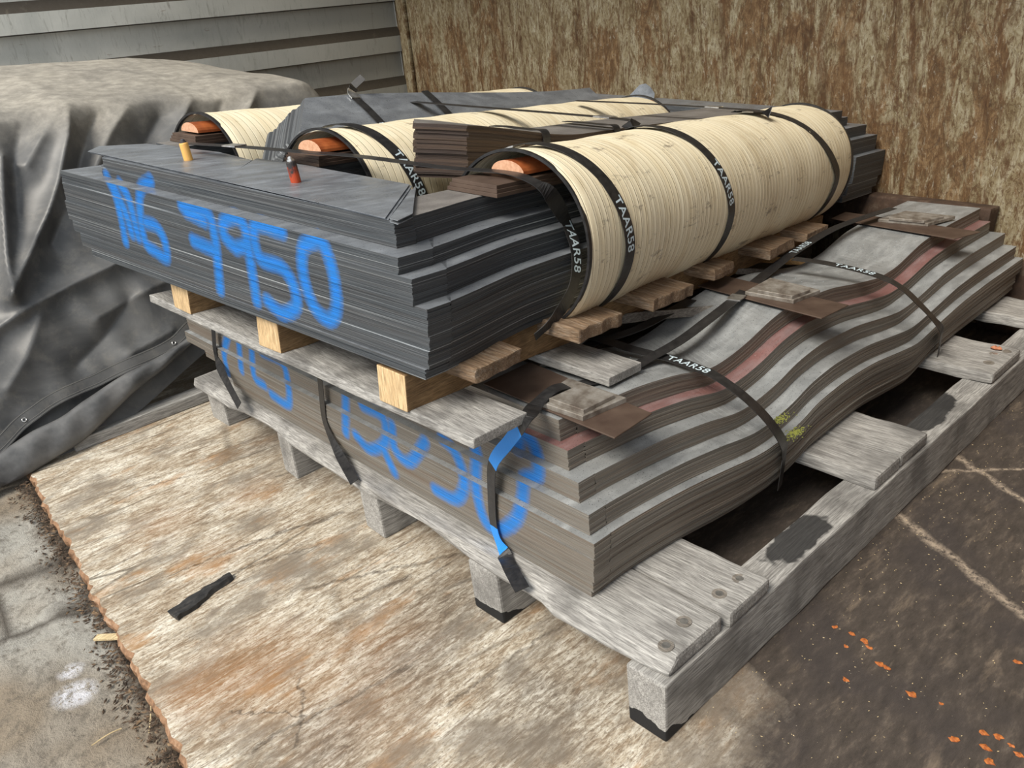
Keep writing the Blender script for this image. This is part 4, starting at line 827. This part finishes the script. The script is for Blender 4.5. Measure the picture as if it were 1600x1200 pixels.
# hem band with stitching and eyelets
def on_tarp(x, z, off):
    i = np.clip(int(round((x-xs[0])/(xs[1]-xs[0]))), 0, NX-1); m_ = int(NV*.6); j = int(np.argmin(np.abs(ZZ[i, :m_]-z))); return np.array([x, YY[i, j]-off, ZZ[i, j]])
hp = [fxz(*q) for q in ((-60, 735), (-10, 693), (30, 655), (60, 632), (100, 607), (150, 588), (200, 562), (240, 547), (268, 530), (292, 505))]
hc = catmull([(x, 0, z) for x, z in hp], 8)
P = np.array([on_tarp(q[0], q[2], .016) for q in hc]); 
for _ in range(6): P[1:-1] = (P[:-2]+2*P[1:-1]+P[2:])/4
hw = np.array([0, -.48, -1.])
v, f = ribbon(P, hw, .052, .006); hem = mesh('hem', v, f, M['strap'], tarp)
hem.data.materials[0] = M['tarp']
T_, W_, N_ = frames(P, hw); sg = -1 if N_.mean(0)[1] > 0 else 1
for s in (-.42, .42, .25):
    v, f = tube(P+W_*.052*s+N_*sg*.0035, .0009, 5); mesh('stitching', v, f, M['thread'], hem)
for px, py in ((38, 664), (267, 536)):
    x, z = fxz(px, py); q = P[np.argmin(np.abs(P[:, 0]-x))]; nn = np.array([0, -.85, .5]); a = np.linspace(0, 2*math.pi, 17)
    ring = np.array([q+nn*.006+np.array([math.cos(t)*.007, 0, 0])+np.cross(nn, (1, 0, 0))*math.sin(t)*.007 for t in a]); v, f = tube(ring, .002, 6); mesh('eyelet', v, f, M['clip'], hem)
# rolled rubbery flap below the hem
fl = [(-60, 790), (0, 742), (60, 700), (110, 672), (150, 640), (200, 600), (250, 568), (300, 530)]; P = []
for px, py in fl:
    q = at(px, py, pn, pd-.05); P.append(q)
P = catmull(P, 8); wd = np.interp(np.linspace(0, 1, len(P)), [0, .3, .55, .8, 1], [.055, .060, .052, .030, .012]); n = 14
T_, W_, N_ = frames(P, (0, -.4, -1)); V = []
for i in range(len(P)):
    for k_ in range(n):
        a = 2*math.pi*k_/n; V.append(P[i]+W_[i]*wd[i]*1.05*math.cos(a)+N_[i]*.026*math.sin(a)*(1+.2*math.sin(i*.7+k_)))
V = np.array(V); V[:, 2] = np.maximum(V[:, 2], .001); Fc = [[i*n+k_, i*n+(k_+1) % n, (i+1)*n+(k_+1) % n, (i+1)*n+k_] for i in range(len(P)-1) for k_ in range(n)]+[list(range(n)), [(len(P)-1)*n+k_ for k_ in range(n)]]
mesh('flap', V, Fc, M['flap'], tarp, smooth=True)
# sleeper under the tarp's edge
v, f = box(-.42, .75, 2.435, 2.52, .0005, .046, .003, 20, 1, 1); sl = mesh('timber_sleeper', wobble(v, .002, 9, 5)+np.array([0, 0, .001]), f, M['grey0']); tag(sl, 'pale timber beam on the floor showing under the tarpaulin edge', 'beam')

# ------------------------------------------------------------- litter
d = at(368, 903)-at(275, 965); d[2] = 0; L = np.linalg.norm(d); d /= L; s = np.array([-d[1], d[0], 0])
v, f = box(0, L, -.025, .025, 0.0005, .015, .002, 12, 4, 1); k = v[:, 0] > L*.35; v[k, 1] = np.where(v[k, 1] < 0, v[k, 1]*np.interp(v[k, 0], [L*.35, L*.6, L], [1, .35, .15]), v[k, 1]*.9); v = wobble(v, .0035, 45, 8); v[:, 2] = np.maximum(v[:, 2], .0003)
ch = MT('charred wood', .6); g = ch.noise(ch.map((20, 90, 90)), 1.2, 5, .7); ch.col(ch.ramp(g, [(.35, (.012, .012, .013)), (.6, (.04, .038, .036)), (.75, (.10, .075, .055))])); ch.bump(g, .8, .003)
o = at(272, 966); tag(mesh('wood_scrap', o+v[:, :1]*d+v[:, 1:2]*s+v[:, 2:]*np.array([0, 0, 1]), f, ch.m), 'black charred scrap of wood lying on the pale floor plate', 'wood scrap')
q0 = at(150, 998, Z, -.02); q1 = at(188, 996, Z, -.012); dd = q1-q0; L = np.linalg.norm(dd); dd /= L; s = np.array([-dd[1], dd[0], 0])
v, f = box(0, L, -.010, .010, 0, .007, .001, 6, 1, 1); tag(mesh('wood_chip', q0+v[:, :1]*dd+v[:, 1:2]*s+v[:, 2:]*np.array([0, 0, 1])+np.array([0, 0, .0]), f, M['chip']), 'pale wood chip against the ragged plate rim', 'wood chip')
for i, (a, b) in enumerate((((143, 1165), (190, 1138)), ((233, 1145), (235, 1085)))):
    p, q = at(*a, Z, -.022), at(*b, Z, -.020); v, f = tube(catmull([p, (p+q)/2+np.array([.004, 0, .004]), q], 5), .0015, 6); tag(mesh('straw', v, f, M['chip']), ('pale straw lying slanted on the bare ground', 'pale straw standing along the plate rim')[i], 'straw')
of = MT('orange rust flake', .6); of.col(of.ramp(of.noise(of.oc, 120, 3), [(.3, (.22, .05, .015)), (.7, (.58, .20, .05))]))
for i, (px, py) in enumerate(((1330, 990), (1322, 1010), (1358, 1012), (1350, 1002), (1375, 1038), (1385, 1043), (1425, 1085), (1322, 1062), (1540, 1168), (1560, 1152), (1545, 1190), (1580, 1165), (1490, 1155), (1470, 1100), (1535, 1145), (1592, 1180), (1305, 980), (1590, 1035))):
    c0 = at(px, py); n = 9; r = rnd.uniform(.005, .012); ph = rnd.uniform(0, 6); pts = [(c0[0]+r*rnd.uniform(.5, 1.3)*math.cos(ph+6.283*k/n)*.7, c0[1]+r*rnd.uniform(.5, 1.3)*math.sin(ph+6.283*k/n)) for k in range(n)]
    V = [(x, y, .0006+rnd.uniform(0, .0015)) for x, y in pts]+[(x, y, .0003) for x, y in pts]+[(c0[0], c0[1], .003)]; Fc = [[k, (k+1) % n, 2*n] for k in range(n)]+[[k, n+k, n+(k+1) % n, (k+1) % n] for k in range(n)]+[[n+k for k in range(n)][::-1]]
    tag(mesh('rust_flake', V, Fc, of.m), 'small bright orange flake on the dark floor right of the big pallet', 'flake', 'orange flakes on the dark floor')
c0 = at(1556, 547, Z, .1916); c0[2] = BH+BT+.0015; V, Fc = [], []
for i in range(9):
    for j in range(7):
        u_, w_ = (i-4)/4, (j-3)/3; V.append((c0[0]+u_*.012, c0[1]+w_*.018*math.sqrt(max(0., 1-u_*u_*.9)), c0[2]+.006*u_*u_+.004*w_*w_))
for i in range(8):
    for j in range(6): Fc.append([i*7+j, (i+1)*7+j, (i+1)*7+j+1, i*7+j+1])
lf = MT('dry reddish leaf', .6); lf.col(lf.ramp(lf.noise(lf.oc, 120, 3), [(.3, (.28, .09, .04)), (.7, (.50, .22, .12))]))
lo = mesh('dry_leaf', V, Fc, lf.m, smooth=True); so = lo.modifiers.new('thickness', 'SOLIDIFY'); so.thickness = .0006
tag(lo, 'curled reddish dry leaf on the far board of the big pallet', 'leaf')
def crumbs(name, pts, mat, label, cat, smin, smax, el=1.):
    V, Fc = [], []
    for p in pts:
        n0 = len(V); r = rnd.uniform(smin, smax); a = rnd.uniform(0, 6.28); c, s = math.cos(a), math.sin(a)
        for q in ((1*el, .1, .1), (.2, .55, .0), (-.9*el, -.1, .05), (-.1, -.6, .0), (.05, .05, .55)): V.append((p[0]+(q[0]*c-q[1]*s)*r, p[1]+(q[0]*s+q[1]*c)*r, p[2]+q[2]*r+.0002))
        Fc += [[n0, n0+1, n0+4], [n0+1, n0+2, n0+4], [n0+2, n0+3, n0+4], [n0+3, n0, n0+4], [n0+3, n0+2, n0+1, n0]]
    return tag(mesh(name, V, Fc, mat), label, cat, kind='stuff')
pts = []
while len(pts) < 700:
    x, y = rnd.uniform(.1, 2.2), rnd.uniform(-1.0, -.005)
    if rnd.random() < math.exp(y*3.5): pts.append((x, y, .0))
crumbs('sawdust', pts, M['chip'], 'fine pale crumbs scattered over the dark floor', 'crumbs', .0006, .0024, 1.3)
pts = []
for _ in range(1500):
    y = rnd.uniform(.2, 2.4); t = abs(rnd.gauss(0, .030)); x = -.60-(2.371-y)*.0707-t-.006; pts.append((x, y, -.034+.02*math.exp(-t*40)+rnd.uniform(0, .004)))
db = MT('dark bark debris', .95); db.col(db.ramp(db.noise(db.oc, 60, 3), [(.35, (.03, .022, .016)), (.55, (.09, .06, .04)), (.75, (.24, .16, .09))]))
crumbs('bark_debris', pts, db.m, 'dark bark and dirt gathered along the ragged plate rim', 'debris', .002, .007, 1.6)
pts = []
for _ in range(260):
    x = rnd.uniform(.2, 1.9); pts.append((x, rnd.uniform(.41, .62), .5565+S_lo(x, .556)+.0005))
crumbs('grit', pts, M['print'], 'white grit dotted over the top sheets of the bare core', 'grit', .0005, .0016)
